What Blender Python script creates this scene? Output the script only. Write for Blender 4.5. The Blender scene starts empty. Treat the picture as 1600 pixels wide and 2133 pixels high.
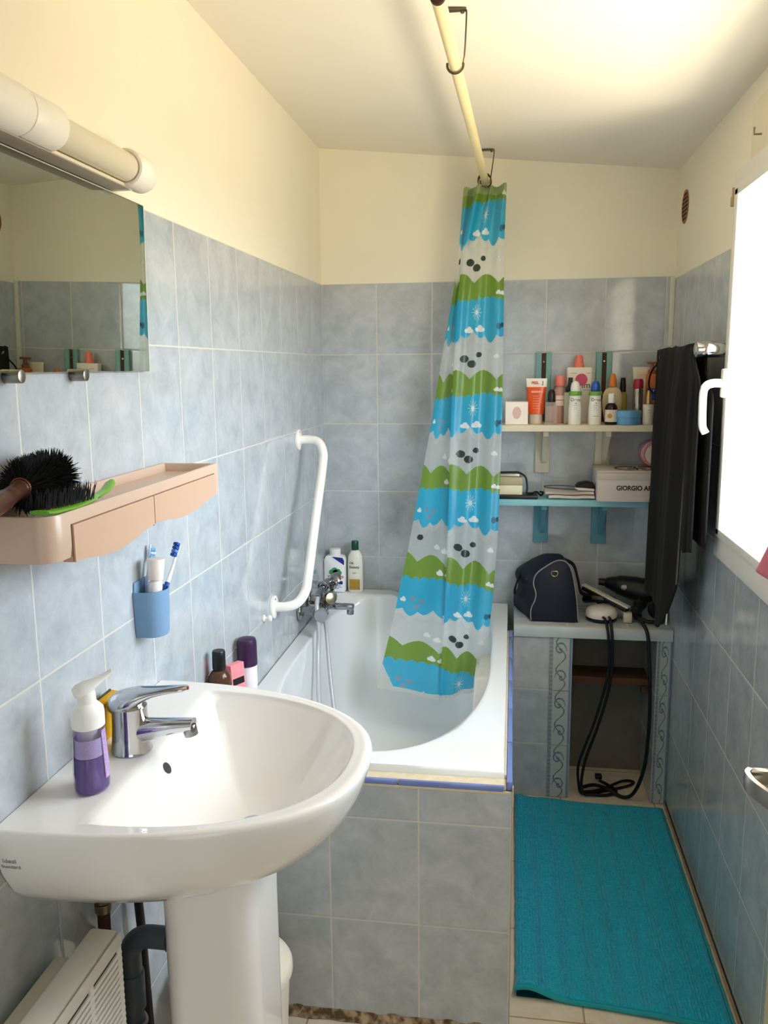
import bpy, bmesh, math, random
import numpy as np
from mathutils import Vector, Matrix, noise as mnoise
from mathutils.bvhtree import BVHTree

random.seed(7)
S = bpy.context.scene
COL = S.collection
PI = math.pi

# ------------------------------------------------------------------ camera
CAM = Vector((0.6885, 0.0, 1.4863))
FPX, YAW, PIT, ROLL = 1762.97, 0.1511, 0.1694, -0.0094
_R = Vector((math.cos(YAW), math.sin(YAW), 0))
_F = Vector((-math.sin(YAW)*math.cos(PIT), math.cos(YAW)*math.cos(PIT), -math.sin(PIT)))
_U = _R.cross(_F)
_c, _s = math.cos(ROLL), math.sin(ROLL)
_R2 = _R*_c + _U*_s
_U2 = _U*_c - _R*_s
cam_d = bpy.data.cameras.new('camera')
cam = bpy.data.objects.new('camera', cam_d)
COL.objects.link(cam)
cam.matrix_world = Matrix(((_R2.x, _U2.x, -_F.x, CAM.x), (_R2.y, _U2.y, -_F.y, CAM.y),
                           (_R2.z, _U2.z, -_F.z, CAM.z), (0, 0, 0, 1)))
cam_d.sensor_fit = 'HORIZONTAL'
cam_d.sensor_width = 36
cam_d.lens = 36*FPX/1600
cam_d.clip_start = 0.02
S.camera = cam

# ------------------------------------------------------------------ light
EXPOSURE = 0.0
SKY = 16.0
GROUND = 6.0
BOUNCE = 20.0
FILL = 7.0
w = bpy.data.worlds.new('world'); S.world = w; w.use_nodes = True
nt = w.node_tree; nt.nodes.clear()
out = nt.nodes.new('ShaderNodeOutputWorld'); bg = nt.nodes.new('ShaderNodeBackground')
tc = nt.nodes.new('ShaderNodeTexCoord'); sp = nt.nodes.new('ShaderNodeSeparateXYZ')
cr = nt.nodes.new('ShaderNodeValToRGB'); mr = nt.nodes.new('ShaderNodeMapRange')
nt.links.new(tc.outputs['Generated'], sp.inputs[0])
nt.links.new(sp.outputs['Z'], mr.inputs[0])
mr.inputs[1].default_value = -0.25; mr.inputs[2].default_value = 0.25
nt.links.new(mr.outputs[0], cr.inputs[0])
cr.color_ramp.elements[0].position = 0.35
cr.color_ramp.elements[0].color = (GROUND, GROUND*.86, GROUND*.62, 1)
cr.color_ramp.elements[1].position = 0.65
cr.color_ramp.elements[1].color = (SKY*.82, SKY*.94, SKY*1.07, 1)
nt.links.new(cr.outputs[0], bg.inputs[0]); nt.links.new(bg.outputs[0], out.inputs[0])
bg.inputs[1].default_value = 1.0

def area(name, loc, target, sx, sy, power, color, portal=False):
    d = bpy.data.lights.new(name, 'AREA'); d.shape = 'RECTANGLE'; d.size = sx; d.size_y = sy
    d.energy = power; d.color = color
    o = bpy.data.objects.new(name, d); COL.objects.link(o)
    o.location = loc
    o.rotation_euler = (Vector(target)-Vector(loc)).to_track_quat('-Z', 'Y').to_euler()
    if portal: d.cycles.is_portal = True
    return o
# sun thrown up off the terrace below the window, and the window opening as a portal
area('terrace_bounce', (1.78, 1.34, 0.74), (0.90, 1.58, 2.12), 0.55, 0.75, BOUNCE, (1.0, 0.87, 0.66)).data.spread = math.radians(95)
# unseen fill lamp added behind the camera to brighten the basin side
area('camera_side_fill', (0.74, -0.62, 1.02), (0.60, 1.6, 0.75), 0.74, 1.9, FILL, (0.90, 0.95, 1.0))
area('window_portal', (1.36, 1.68, 1.47), (0.0, 1.68, 1.47), 1.16, 0.95, 1.0, (1, 1, 1), True)

S.view_settings.view_transform = 'Standard'
S.view_settings.look = 'None'
S.view_settings.gamma = 1.0
S.view_settings.exposure = EXPOSURE
S.view_settings.use_curve_mapping = False
try:
    S.cycles.use_denoising = True
    S.cycles.max_bounces = 12
    S.cycles.diffuse_bounces = 8
    S.cycles.glossy_bounces = 5
    S.cycles.transmission_bounces = 8
    S.cycles.transparent_max_bounces = 12
    S.cycles.sample_clamp_indirect = 8.0
    S.cycles.caustics_reflective = False
    S.cycles.caustics_refractive = False
except Exception:
    pass

# ------------------------------------------------------------------ materials
def lin(h):
    h = h.lstrip('#'); r = []
    for i in (0, 2, 4):
        v = int(h[i:i+2], 16)/255
        r.append(v/12.92 if v <= 0.04045 else ((v+0.055)/1.055)**2.4)
    return (*r, 1.0)

MATS = {}
def pm(name, hexc, rough=0.5, metal=0.0, var=0.05, scale=30.0, bump=0.0, trans=0.0, coat=0.0, ior=1.45, sss=0.0, alpha=1.0, sheen=0.0):
    if name in MATS: return MATS[name]
    m = bpy.data.materials.new(name); m.use_nodes = True; MATS[name] = m
    n = m.node_tree; b = n.nodes['Principled BSDF']
    t = n.nodes.new('ShaderNodeTexCoord')
    nz = n.nodes.new('ShaderNodeTexNoise'); nz.inputs['Scale'].default_value = scale; nz.inputs['Detail'].default_value = 3
    n.links.new(t.outputs['Object'], nz.inputs['Vector'])
    c = lin(hexc)
    mx = n.nodes.new('ShaderNodeMix'); mx.data_type = 'RGBA'
    mx.inputs['A'].default_value = tuple(max(0, v*(1-var)) for v in c[:3])+(1,)
    mx.inputs['B'].default_value = tuple(min(1, v*(1+var)) for v in c[:3])+(1,)
    n.links.new(nz.outputs['Fac'], mx.inputs['Factor'])
    n.links.new(mx.outputs['Result'], b.inputs['Base Color'])
    b.inputs['Roughness'].default_value = rough
    b.inputs['Metallic'].default_value = metal
    b.inputs['IOR'].default_value = ior
    b.inputs['Transmission Weight'].default_value = trans
    b.inputs['Coat Weight'].default_value = coat
    b.inputs['Alpha'].default_value = alpha
    b.inputs['Sheen Weight'].default_value = sheen
    if sss: b.inputs['Subsurface Weight'].default_value = sss; b.inputs['Subsurface Radius'].default_value = (.01, .01, .01)
    if bump:
        bp = n.nodes.new('ShaderNodeBump'); bp.inputs['Strength'].default_value = bump; bp.inputs['Distance'].default_value = 0.002
        n.links.new(nz.outputs['Fac'], bp.inputs['Height']); n.links.new(bp.outputs['Normal'], b.inputs['Normal'])
    return m

def clearmat(name, hexc, mixf, rough=0.05):
    """thin clear plastic or pane: light passes straight, with a gloss"""
    m = bpy.data.materials.new(name); m.use_nodes = True; n = m.node_tree; n.nodes.clear()
    o = n.nodes.new('ShaderNodeOutputMaterial'); tr = n.nodes.new('ShaderNodeBsdfTransparent')
    pr = n.nodes.new('ShaderNodeBsdfPrincipled'); mx = n.nodes.new('ShaderNodeMixShader')
    nz = n.nodes.new('ShaderNodeTexNoise'); nz.inputs['Scale'].default_value = 12
    ma = n.nodes.new('ShaderNodeMapRange'); ma.inputs[3].default_value = mixf*.9; ma.inputs[4].default_value = min(1, mixf*1.1)
    n.links.new(nz.outputs['Fac'], ma.inputs[0]); n.links.new(ma.outputs[0], mx.inputs[0])
    c = lin(hexc)
    tr.inputs[0].default_value = c; pr.inputs['Base Color'].default_value = c; pr.inputs['Roughness'].default_value = rough
    n.links.new(tr.outputs[0], mx.inputs[1]); n.links.new(pr.outputs[0], mx.inputs[2]); n.links.new(mx.outputs[0], o.inputs[0])
    MATS[name] = m
    return m

def M2(n, op, a, b=None):
    x = n.nodes.new('ShaderNodeMath'); x.operation = op
    for i, v in enumerate((a, b)):
        if v is None: continue
        if isinstance(v, (int, float)): x.inputs[i].default_value = v
        else: n.links.new(v, x.inputs[i])
    return x.outputs[0]

def tile_mat(name, au, av, ou, ov, tw=0.2, th=0.25, gw=0.003, c0='#a5abb0', c1='#bec3c7', grout='#cdc9be', rough=0.085, mscale=6.5):
    m = bpy.data.materials.new(name); m.use_nodes = True; MATS[name] = m
    n = m.node_tree; b = n.nodes['Principled BSDF']; L = n.links.new
    g = n.nodes.new('ShaderNodeNewGeometry'); s = n.nodes.new('ShaderNodeSeparateXYZ'); L(g.outputs['Position'], s.inputs[0])
    u = M2(n, 'DIVIDE', M2(n, 'SUBTRACT', s.outputs[au], ou), tw)
    v = M2(n, 'DIVIDE', M2(n, 'SUBTRACT', s.outputs[av], ov), th)
    fu = M2(n, 'FRACT', u); fv = M2(n, 'FRACT', v)
    du = M2(n, 'MULTIPLY', M2(n, 'MINIMUM', fu, M2(n, 'SUBTRACT', 1, fu)), tw)
    dv = M2(n, 'MULTIPLY', M2(n, 'MINIMUM', fv, M2(n, 'SUBTRACT', 1, fv)), th)
    d = M2(n, 'MINIMUM', du, dv)
    mr = n.nodes.new('ShaderNodeMapRange'); mr.interpolation_type = 'SMOOTHSTEP'
    L(d, mr.inputs[0]); mr.inputs[1].default_value = gw*.35; mr.inputs[2].default_value = gw*.75
    body = mr.outputs[0]
    iu = M2(n, 'FLOOR', u); iv = M2(n, 'FLOOR', v)
    cv = n.nodes.new('ShaderNodeCombineXYZ'); L(iu, cv.inputs[0]); L(iv, cv.inputs[1])
    wn = n.nodes.new('ShaderNodeTexWhiteNoise'); wn.noise_dimensions = '2D'; L(cv.outputs[0], wn.inputs['Vector'])
    off = n.nodes.new('ShaderNodeVectorMath'); off.operation = 'SCALE'; L(wn.outputs['Color'], off.inputs[0]); off.inputs['Scale'].default_value = 40
    add = n.nodes.new('ShaderNodeVectorMath'); add.operation = 'ADD'; L(g.outputs['Position'], add.inputs[0]); L(off.outputs[0], add.inputs[1])
    nz = n.nodes.new('ShaderNodeTexNoise'); nz.inputs['Scale'].default_value = mscale*2.2; nz.inputs['Detail'].default_value = 8
    nz.inputs['Roughness'].default_value = .7; nz.inputs['Distortion'].default_value = .35
    L(add.outputs[0], nz.inputs['Vector'])
    r = n.nodes.new('ShaderNodeValToRGB'); r.color_ramp.elements[0].position = .33; r.color_ramp.elements[1].position = .66
    r.color_ramp.elements[0].color = lin(c0); r.color_ramp.elements[1].color = lin(c1)
    L(nz.outputs['Fac'], r.inputs[0])
    mx = n.nodes.new('ShaderNodeMix'); mx.data_type = 'RGBA'; L(body, mx.inputs['Factor'])
    mx.inputs['A'].default_value = lin(grout); L(r.outputs[0], mx.inputs['B'])
    L(mx.outputs['Result'], b.inputs['Base Color'])
    rr = n.nodes.new('ShaderNodeMapRange'); L(body, rr.inputs[0]); rr.inputs[3].default_value = .7; rr.inputs[4].default_value = rough
    L(rr.outputs[0], b.inputs['Roughness'])
    # glazed tile: pillowed edge plus a slight per-tile wobble
    pil = n.nodes.new('ShaderNodeMapRange'); pil.interpolation_type = 'SMOOTHSTEP'; L(d, pil.inputs[0]); pil.inputs[1].default_value = 0; pil.inputs[2].default_value = .006
    wob = n.nodes.new('ShaderNodeTexNoise'); wob.inputs['Scale'].default_value = 9; wob.inputs['Detail'].default_value = 1; L(add.outputs[0], wob.inputs['Vector'])
    hh = M2(n, 'ADD', pil.outputs[0], M2(n, 'MULTIPLY', wob.outputs['Fac'], .9))
    bp = n.nodes.new('ShaderNodeBump'); bp.inputs['Strength'].default_value = .35; bp.inputs['Distance'].default_value = .0012
    L(hh, bp.inputs['Height']); L(bp.outputs[0], b.inputs['Normal'])
    return m

ZT = 1.782
t_left = tile_mat('tile_left', 1, 2, 2.9087, ZT)
t_back = tile_mat('tile_back', 0, 2, 0.0, ZT)
t_right = tile_mat('tile_right', 1, 2, 2.2843, 1.7745)
t_panel = tile_mat('tile_panel', 0, 2, 0.2998, 0.5062)
t_side = tile_mat('tile_panel_side', 1, 2, 1.71, 0.5062)
t_bench = tile_mat('tile_bench', 0, 2, 0.683, 0.59-0.0, .2, .197)
t_floor = tile_mat('tile_floor', 0, 1, 0.8745, 1.76, .316, .316, .004, '#d8c9b4', '#eadfce', '#b39a7c', .3, 5)
paint = pm('cream_paint', '#ebe4d0', .75, var=.03, scale=6, bump=.12)
ceil_m = pm('ceiling_paint', '#e6dfd0', .8, var=.03, scale=5, bump=.1)
white_pvc = pm('white_pvc', '#efece4', .35)
ceramic = pm('white_ceramic', '#efece8', .08, coat=.4, var=.01)
enamel = pm('white_enamel', '#eef0f2', .1, coat=.4, var=.01)
chrome = pm('chrome', '#c9cbce', .08, 1.0, var=.02)
steel = pm('dull_steel', '#8f8b84', .3, 1.0)
blackp = pm('black_plastic', '#141416', .35)
whitep = pm('white_plastic', '#f1efea', .3, var=.02)

# ------------------------------------------------------------------ mesh tools
def basis(d):
    d = d.normalized(); a = Vector((0, 0, 1)) if abs(d.z) < .9 else Vector((1, 0, 0))
    x = a.cross(d).normalized(); return x, d.cross(x)

class MB:
    def __init__(s): s.bm = bmesh.new()
    def box(s, x0, x1, y0, y1, z0, z1, bev=0.0, seg=2, M=None):
        vs = [s.bm.verts.new((x, y, z)) for x in (x0, x1) for y in (y0, y1) for z in (z0, z1)]
        q = [(0, 1, 3, 2), (4, 6, 7, 5), (0, 4, 5, 1), (2, 3, 7, 6), (0, 2, 6, 4), (1, 5, 7, 3)]
        fs = [s.bm.faces.new([vs[i] for i in f]) for f in q]
        es = list({e for f in fs for e in f.edges})
        allv = vs
        if bev > 0:
            r = bmesh.ops.bevel(s.bm, geom=es, offset=bev, segments=seg, affect='EDGES', profile=.5)
            allv = list({v for f in r['faces'] for v in f.verts} | {v for v in vs if v.is_valid})
        if M is not None: bmesh.ops.transform(s.bm, matrix=M, verts=allv)
        return s
    def rings(s, rings, cap0=True, cap1=True, loop=True, closed=False):
        R = [[s.bm.verts.new(p) for p in r] for r in rings]
        n = len(R[0]); K = len(R)
        for k in range(K if closed else K-1):
            a, b = R[k], R[(k+1) % K]
            for i in range(n if loop else n-1):
                j = (i+1) % n
                try: s.bm.faces.new((a[i], a[j], b[j], b[i]))
                except ValueError: pass
        if cap0 and loop and not closed: s.bm.faces.new(list(reversed(R[0])))
        if cap1 and loop and not closed: s.bm.faces.new(R[-1])
        return s
    def lathe(s, prof, c, axis=(0, 0, 1), n=28, sx=1.0, sy=1.0, M=None):
        ax = Vector(axis).normalized(); x, y = basis(ax); c = Vector(c); rr = []
        for r, h in prof:
            r = max(r, 1e-5)
            rr.append([c + x*(r*sx*math.cos(2*PI*i/n)) + y*(r*sy*math.sin(2*PI*i/n)) + ax*h for i in range(n)])
        if M is not None: rr = [[M @ p for p in r] for r in rr]
        return s.rings(rr)
    def cyl(s, a, b, r, n=20, r2=None, bev=0.0):
        a, b = Vector(a), Vector(b); L = (b-a).length; r2 = r if r2 is None else r2
        p = [(r, 0), (r2, L)] if not bev else [(r-bev, 0), (r-bev*.3, bev*.3), (r, bev), (r2, L-bev), (r2-bev*.3, L-bev*.3), (r2-bev, L)]
        return s.lathe(p, a, b-a, n)
    def tube(s, path, r, n=10, closed=False, cap=True, flat=1.0):
        P = [Vector(p) for p in path]; K = len(P); rr = []
        t0 = (P[1]-P[0]).normalized(); x, y = basis(t0)
        for k in range(K):
            if closed: t = (P[(k+1) % K]-P[k-1])
            else: t = P[min(k+1, K-1)]-P[max(k-1, 0)]
            t = t.normalized() if t.length > 1e-9 else t0
            x = (x - t*x.dot(t)).normalized(); y = t.cross(x)
            rk = r[k] if isinstance(r, (list, tuple)) else r
            rr.append([P[k] + x*(rk*math.cos(2*PI*i/n)) + y*(rk*flat*math.sin(2*PI*i/n)) for i in range(n)])
        return s.rings(rr, cap, cap, True, closed)
    def prism(s, poly, axis, a0, a1, bev=0.0):
        """poly in the two remaining axes (in xyz order) swept along axis"""
        def P(p, a):
            q = [0, 0, 0]; o = [i for i in range(3) if i != axis]; q[axis] = a; q[o[0]], q[o[1]] = p; return Vector(q)
        if bev:
            c = Vector((sum(p[0] for p in poly)/len(poly), sum(p[1] for p in poly)/len(poly)))
            def sh(d):
                o = []
                for p in poly:
                    v = c-Vector(p); L = max(v.length, 1e-6); q = Vector(p)+v*(d/L); o.append((q.x, q.y))
                return o
            rr = [[P(p, a0) for p in sh(bev)], [P(p, a0+bev*.4) for p in sh(bev*.3)], [P(p, a0+bev) for p in poly],
                  [P(p, a1-bev) for p in poly], [P(p, a1-bev*.4) for p in sh(bev*.3)], [P(p, a1) for p in sh(bev)]]
            return s.rings(rr)
        return s.rings([[P(p, a0) for p in poly], [P(p, a1) for p in poly]])
    def grid(s, fn, nu, nv):
        V = [[s.bm.verts.new(fn(i/nu, j/nv)) for j in range(nv+1)] for i in range(nu+1)]
        for i in range(nu):
            for j in range(nv): s.bm.faces.new((V[i][j], V[i+1][j], V[i+1][j+1], V[i][j+1]))
        return s
    def ball(s, c, r, sx=1, sy=1, sz=1, n=20):
        prof = [(r*math.sin(PI*k/10), -r*sz*math.cos(PI*k/10)) for k in range(11)]
        return s.lathe(prof, c, (0, 0, 1), n, sy, sx)
    def torus(s, c, R, r, axis=(0, 0, 1), n=28, m=8):
        x, y = basis(Vector(axis)); c = Vector(c)
        return s.tube([c + x*(R*math.cos(2*PI*i/n)) + y*(R*math.sin(2*PI*i/n)) for i in range(n)], r, m, closed=True)
    def disc(s, c, r, axis, n=24, sx=1, sy=1):
        x, y = basis(Vector(axis)); c = Vector(c)
        s.bm.faces.new([s.bm.verts.new(c + x*(r*sx*math.cos(2*PI*i/n)) + y*(r*sy*math.sin(2*PI*i/n))) for i in range(n)]); return s
    def quad(s, *p): s.bm.faces.new([s.bm.verts.new(q) for q in p]); return s
    def xf(s, M): bmesh.ops.transform(s.bm, matrix=M, verts=s.bm.verts[:]); return s

def tag(o, label=None, cat=None, group=None, kind=None):
    if label: o['label'] = label
    if cat: o['category'] = cat
    if group: o['group'] = group
    if kind: o['kind'] = kind
    return o

BASE = {}
def _parent(o, p):
    o.parent = p
    if p.type == 'EMPTY': o.matrix_parent_inverse = Matrix.Translation(-BASE[p.name])
    elif p.parent is None: o.matrix_parent_inverse = Matrix.Translation(-p.location)

def ob(name, mb, mat, parent=None, label=None, cat=None, group=None, kind=None, ang=35, recalc=True):
    me = bpy.data.meshes.new(name); bm = mb.bm
    if recalc: bmesh.ops.recalc_face_normals(bm, faces=bm.faces[:])
    bm.to_mesh(me); bm.free()
    for p in me.polygons: p.use_smooth = True
    me.set_sharp_from_angle(angle=math.radians(ang))
    for m in (mat if isinstance(mat, (list, tuple)) else [mat]): me.materials.append(m)
    o = bpy.data.objects.new(name, me); COL.objects.link(o)
    if parent is not None: _parent(o, parent)
    elif kind != 'structure':
        co = np.empty(len(me.vertices)*3, np.float32); me.vertices.foreach_get('co', co); co = co.reshape(-1, 3)
        lo, hi = co.min(0), co.max(0); b = Vector((float((lo[0]+hi[0])/2), float((lo[1]+hi[1])/2), float(lo[2])))
        me.transform(Matrix.Translation(-b)); o.location = b
    return tag(o, label, cat, group, kind)

def T(name, label, cat, loc, group=None, kind=None):
    o = bpy.data.objects.new(name, None); COL.objects.link(o); o.location = loc; BASE[o.name] = Vector(loc)
    o.empty_display_size = .02
    return tag(o, label, cat, group, kind)

def text(s, size, mat, parent, M, name='lettering', align='CENTER', sx=1.0, ext=.0002, label=None, bold=0.0):
    c = bpy.data.curves.new(name, 'FONT'); c.body = s; c.size = size; c.align_x = align; c.align_y = 'CENTER'; c.extrude = ext; c.offset = bold
    t = bpy.data.objects.new(name, c); COL.objects.link(t)
    dg = bpy.context.evaluated_depsgraph_get(); dg.update()
    me = bpy.data.meshes.new_from_object(t.evaluated_get(dg)); bpy.data.objects.remove(t)
    me.transform(M @ Matrix.Diagonal((sx, 1, 1, 1))); me.materials.clear(); me.materials.append(mat); me.name = name
    o = bpy.data.objects.new(name, me); COL.objects.link(o); _parent(o, parent)
    return tag(o, label)

def frame(o, x, y):
    """matrix with text x axis along x and text up along y"""
    x = Vector(x).normalized(); y = Vector(y); y = (y-x*y.dot(x)).normalized(); z = x.cross(y)
    return Matrix(((x.x, y.x, z.x, o[0]), (x.y, y.y, z.y, o[1]), (x.z, y.z, z.z, o[2]), (0, 0, 0, 1)))
def front(x, y, z): return frame((x, y, z), (1, 0, 0), (0, 0, 1))       # faces -y (towards the door end)

def bez(pts, n=12):
    """Catmull-Rom through pts"""
    P = [Vector(p) for p in pts]; P = [P[0]*2-P[1]] + P + [P[-1]*2-P[-2]]; o = []
    for k in range(1, len(P)-2):
        for i in range(n):
            t = i/n; a, b, c, d = P[k-1:k+3]
            o.append(.5*((2*b)+(c-a)*t+(2*a-5*b+4*c-d)*t*t+(3*b-a-3*c+d)*t**3))
    return o+[P[-2]]
def rrect(x0, x1, y0, y1, r, n=5):
    o = []
    for cx, cy, a in ((x1-r, y1-r, 0), (x0+r, y1-r, 90), (x0+r, y0+r, 180), (x1-r, y0+r, 270)):
        o += [(cx+r*math.cos(math.radians(a+90*i/n)), cy+r*math.sin(math.radians(a+90*i/n))) for i in range(n+1)]
    return o

# ================================================================== ROOM
W, YB, YF = 1.227, 3.077, -0.7
def ceil_z(x): return 2.246 - 0.0985*x
def struct(name, mb, mat, parent=None): return ob(name, mb, mat, parent, kind='structure' if parent is None else None, recalc=False)

mb = MB(); mb.quad((0, YF, 0), (W, YF, 0), (W, YB, 0), (0, YB, 0)); struct('floor', mb, t_floor)
mb = MB(); mb.quad((0, YF, ceil_z(0)), (0, YB, ceil_z(0)), (W, YB, ceil_z(W)), (W, YF, ceil_z(W))); struct('ceiling', mb, ceil_m)

def wall(name, quads, mats):
    mb = MB()
    idx = []
    for q, mi in quads: mb.quad(*q); idx.append(mi)
    o = struct(name, mb, mats)
    for p, mi in zip(o.data.polygons, idx): p.material_index = mi
    return o
zc0, zc1 = ceil_z(0), ceil_z(W)
wall('wall_left', [(((0, YF, 0), (0, YB, 0), (0, YB, ZT), (0, YF, ZT)), 0), (((0, YF, ZT), (0, YB, ZT), (0, YB, zc0), (0, YF, zc0)), 1)], [t_left, paint])
wall('wall_back', [(((0, YB, 0), (W, YB, 0), (W, YB, ZT), (0, YB, ZT)), 0), (((0, YB, ZT), (W, YB, ZT), (W, YB, zc1), (0, YB, zc0)), 1)], [t_back, paint])
# doorway behind the camera, opening on the hall
wall('wall_front', [(((.32, YF, 0), (0, YF, 0), (0, YF, zc0), (.32, YF, ceil_z(.32))), 0), (((W, YF, 0), (1.16, YF, 0), (1.16, YF, ceil_z(1.16)), (W, YF, zc1)), 0),
     (((1.16, YF, 2.05), (.32, YF, 2.05), (.32, YF, ceil_z(.32)), (1.16, YF, ceil_z(1.16))), 0),
     (((2.0, YF-1.5, 0), (-.6, YF-1.5, 0), (-.6, YF-1.5, 2.3), (2.0, YF-1.5, 2.3)), 0), (((-.6, YF-1.5, 0), (-.6, YF, 0), (-.6, YF, 2.3), (-.6, YF-1.5, 2.3)), 0),
     (((2.0, YF, 0), (2.0, YF-1.5, 0), (2.0, YF-1.5, 2.3), (2.0, YF, 2.3)), 0), (((-.6, YF-1.5, 2.3), (-.6, YF, 2.3), (2.0, YF, 2.3), (2.0, YF-1.5, 2.3)), 0),
     (((-.6, YF-1.5, 0), (2.0, YF-1.5, 0), (2.0, YF, 0), (-.6, YF, 0)), 0), (((0, YF, 0), (-.6, YF, 0), (-.6, YF, 2.3), (0, YF, 2.3)), 0), (((2.0, YF, 0), (W, YF, 0), (W, YF, 2.3), (2.0, YF, 2.3)), 0)], [paint])
# right wall with the window opening
WY0, WY1, WZ0, WZ1, ZR = 1.12, 2.265, 0.995, 1.945, 1.7745
qs = []
ys = [YF, WY0, WY1, YB]; zs = [0, WZ0, ZR, WZ1, zc1]
for i in range(3):
    for j in range(4):
        if i == 1 and j in (1, 2): continue
        qs.append((((W, ys[i+1], zs[j]), (W, ys[i], zs[j]), (W, ys[i], zs[j+1]), (W, ys[i+1], zs[j+1])), 0 if j < 2 else 1))
XO = W+.24                                                          # wall thickness: the outer reveal
for a, b in (((WY0, WZ0), (WY1, WZ0)), ((WY1, WZ0), (WY1, WZ1)), ((WY1, WZ1), (WY0, WZ1)), ((WY0, WZ1), (WY0, WZ0))):
    qs.append((((W, a[0], a[1]), (W, b[0], b[1]), (XO, b[0], b[1]), (XO, a[0], a[1])), 1))
wall('wall_right', qs, [t_right, paint])

# white sealing strip in the right-hand back corner, dirt-stained grout along the bath panel
mb = MB(); mb.box(W-.016, W-.0006, YB-.010, YB-.0006, .63, ZT, .002); ob('trim_1', mb, pm('corner_strip', '#d8d4c6', .4), kind='structure')
mb = MB(); mb.grid(lambda a, b: Vector((.04+.64*a, 1.6995-.014*b*(.75+.35*mnoise.noise(Vector((a*14, b*2, 0)))), .022*(1-b)**1.5*(1+.4*mnoise.noise(Vector((a*20, 0, 3))))+.0012)), 60, 4)
def grime_mat():
    m = bpy.data.materials.new('old_mortar'); m.use_nodes = True; n = m.node_tree; b = n.nodes['Principled BSDF']
    t = n.nodes.new('ShaderNodeTexCoord'); z = n.nodes.new('ShaderNodeTexNoise'); z.inputs['Scale'].default_value = 55; z.inputs['Detail'].default_value = 6
    r = n.nodes.new('ShaderNodeValToRGB'); r.color_ramp.elements[0].position = .4; r.color_ramp.elements[0].color = lin('#5a4630'); r.color_ramp.elements[1].position = .62; r.color_ramp.elements[1].color = lin('#b79f80')
    n.links.new(t.outputs['Object'], z.inputs['Vector']); n.links.new(z.outputs['Fac'], r.inputs[0]); n.links.new(r.outputs[0], b.inputs['Base Color']); b.inputs['Roughness'].default_value = .9
    return m
grime = grime_mat()
ob('trim_2', mb, grime, kind='structure')
mb = MB(); mb.grid(lambda a, b: Vector((W-.0028-.006*b*(.7+.5*mnoise.noise(Vector((a*16, 0, 1)))), .9+1.9*a, .009*(1-b)+.001)), 90, 3)
ob('trim_3', mb, pm('beige_seal', '#a8947a', .8, var=.3, scale=70), kind='structure')
mb = MB(); mb.box(W-.0030, W-.0006, .9, 2.80, .0008, .0125); ob('trim_4', mb, pm('dark_gap', '#2e2219', .9, var=.4, scale=60), kind='structure')

# ------------------------------------------------------------------ window
mb = MB()
fx0, fx1 = W-.014, W+.05
fr, fb = .045, .062
mb.box(fx0, fx1, WY0, WY1, WZ0, WZ0+fb, .004); mb.box(fx0, fx1, WY0, WY1, WZ1-fr, WZ1, .004)
mb.box(fx0, fx1, WY0, WY0+fr, WZ0+fb-.004, WZ1-fr+.004, .004); mb.box(fx0, fx1, WY1-fr, WY1, WZ0+fb-.004, WZ1-fr+.004, .004)
win = ob('window_1', mb, white_pvc, kind='structure')
mb = MB(); g0 = .018
mb.box(fx0-.006, fx1-.02, WY0+fr-.012, WY1-fr+.012, WZ0+fb-.004, WZ0+fb+g0, .003); mb.box(fx0-.006, fx1-.02, WY0+fr-.012, WY1-fr+.012, WZ1-fr-g0, WZ1-fr+.006, .003)
mb.box(fx0-.006, fx1-.02, WY0+fr-.012, WY0+fr+g0, WZ0+fb, WZ1-fr, .003); mb.box(fx0-.006, fx1-.02, WY1-fr-g0, WY1-fr+.012, WZ0+fb, WZ1-fr, .003)
ob('sash', mb, white_pvc, win)
mb = MB(); mb.box(W+.012, W+.016, WY0+fr+.01, WY1-fr-.01, WZ0+fb+.008, WZ1-fr-.008)
ob('pane', mb, clearmat('window_glass', '#ffffff', .06), win)
mb = MB(); hy = 2.195
mb.box(fx0-.02, fx0-.004, hy-.014, hy+.014, 1.405, 1.475, .004)
mb.tube(bez([(fx0-.015, hy, 1.44), (fx0-.04, hy, 1.44), (fx0-.056, hy-.002, 1.433), (fx0-.062, hy-.003, 1.415), (fx0-.062, hy-.004, 1.37), (fx0-.060, hy-.004, 1.335), (fx0-.052, hy-.004, 1.318)], 8), [.0105]*20+[.0095]*29, 12)
ob('window_handle', mb, pm('handle_white', '#f4f3ee', .3), win)
mb = MB(); mb.box(W-.006, W-.0005, WY0-.02, WY1-.10, WZ1+.001, WZ1+.125, .003)
ob('shutter_cover', mb, pm('shutter_cover_cream', '#e8dcc2', .6), win)
mb = MB(); mb.tube([(W-.004, 2.08, 1.985), (W-.022, 2.08, 1.985), (W-.022, 2.08, 2.0)], .0022, 8)
ob('hook', mb, steel, win)
mb = MB(); mb.box(W-.016, W-.0005, 2.272, 2.292, 1.868, 1.892, .003); mb.tube([(W-.012, 2.282, 1.89), (W-.012, 2.282, 1.912)], .003, 8)
ob('latch', mb, pm('latch_brass', '#b59a6a', .4), win)

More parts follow.
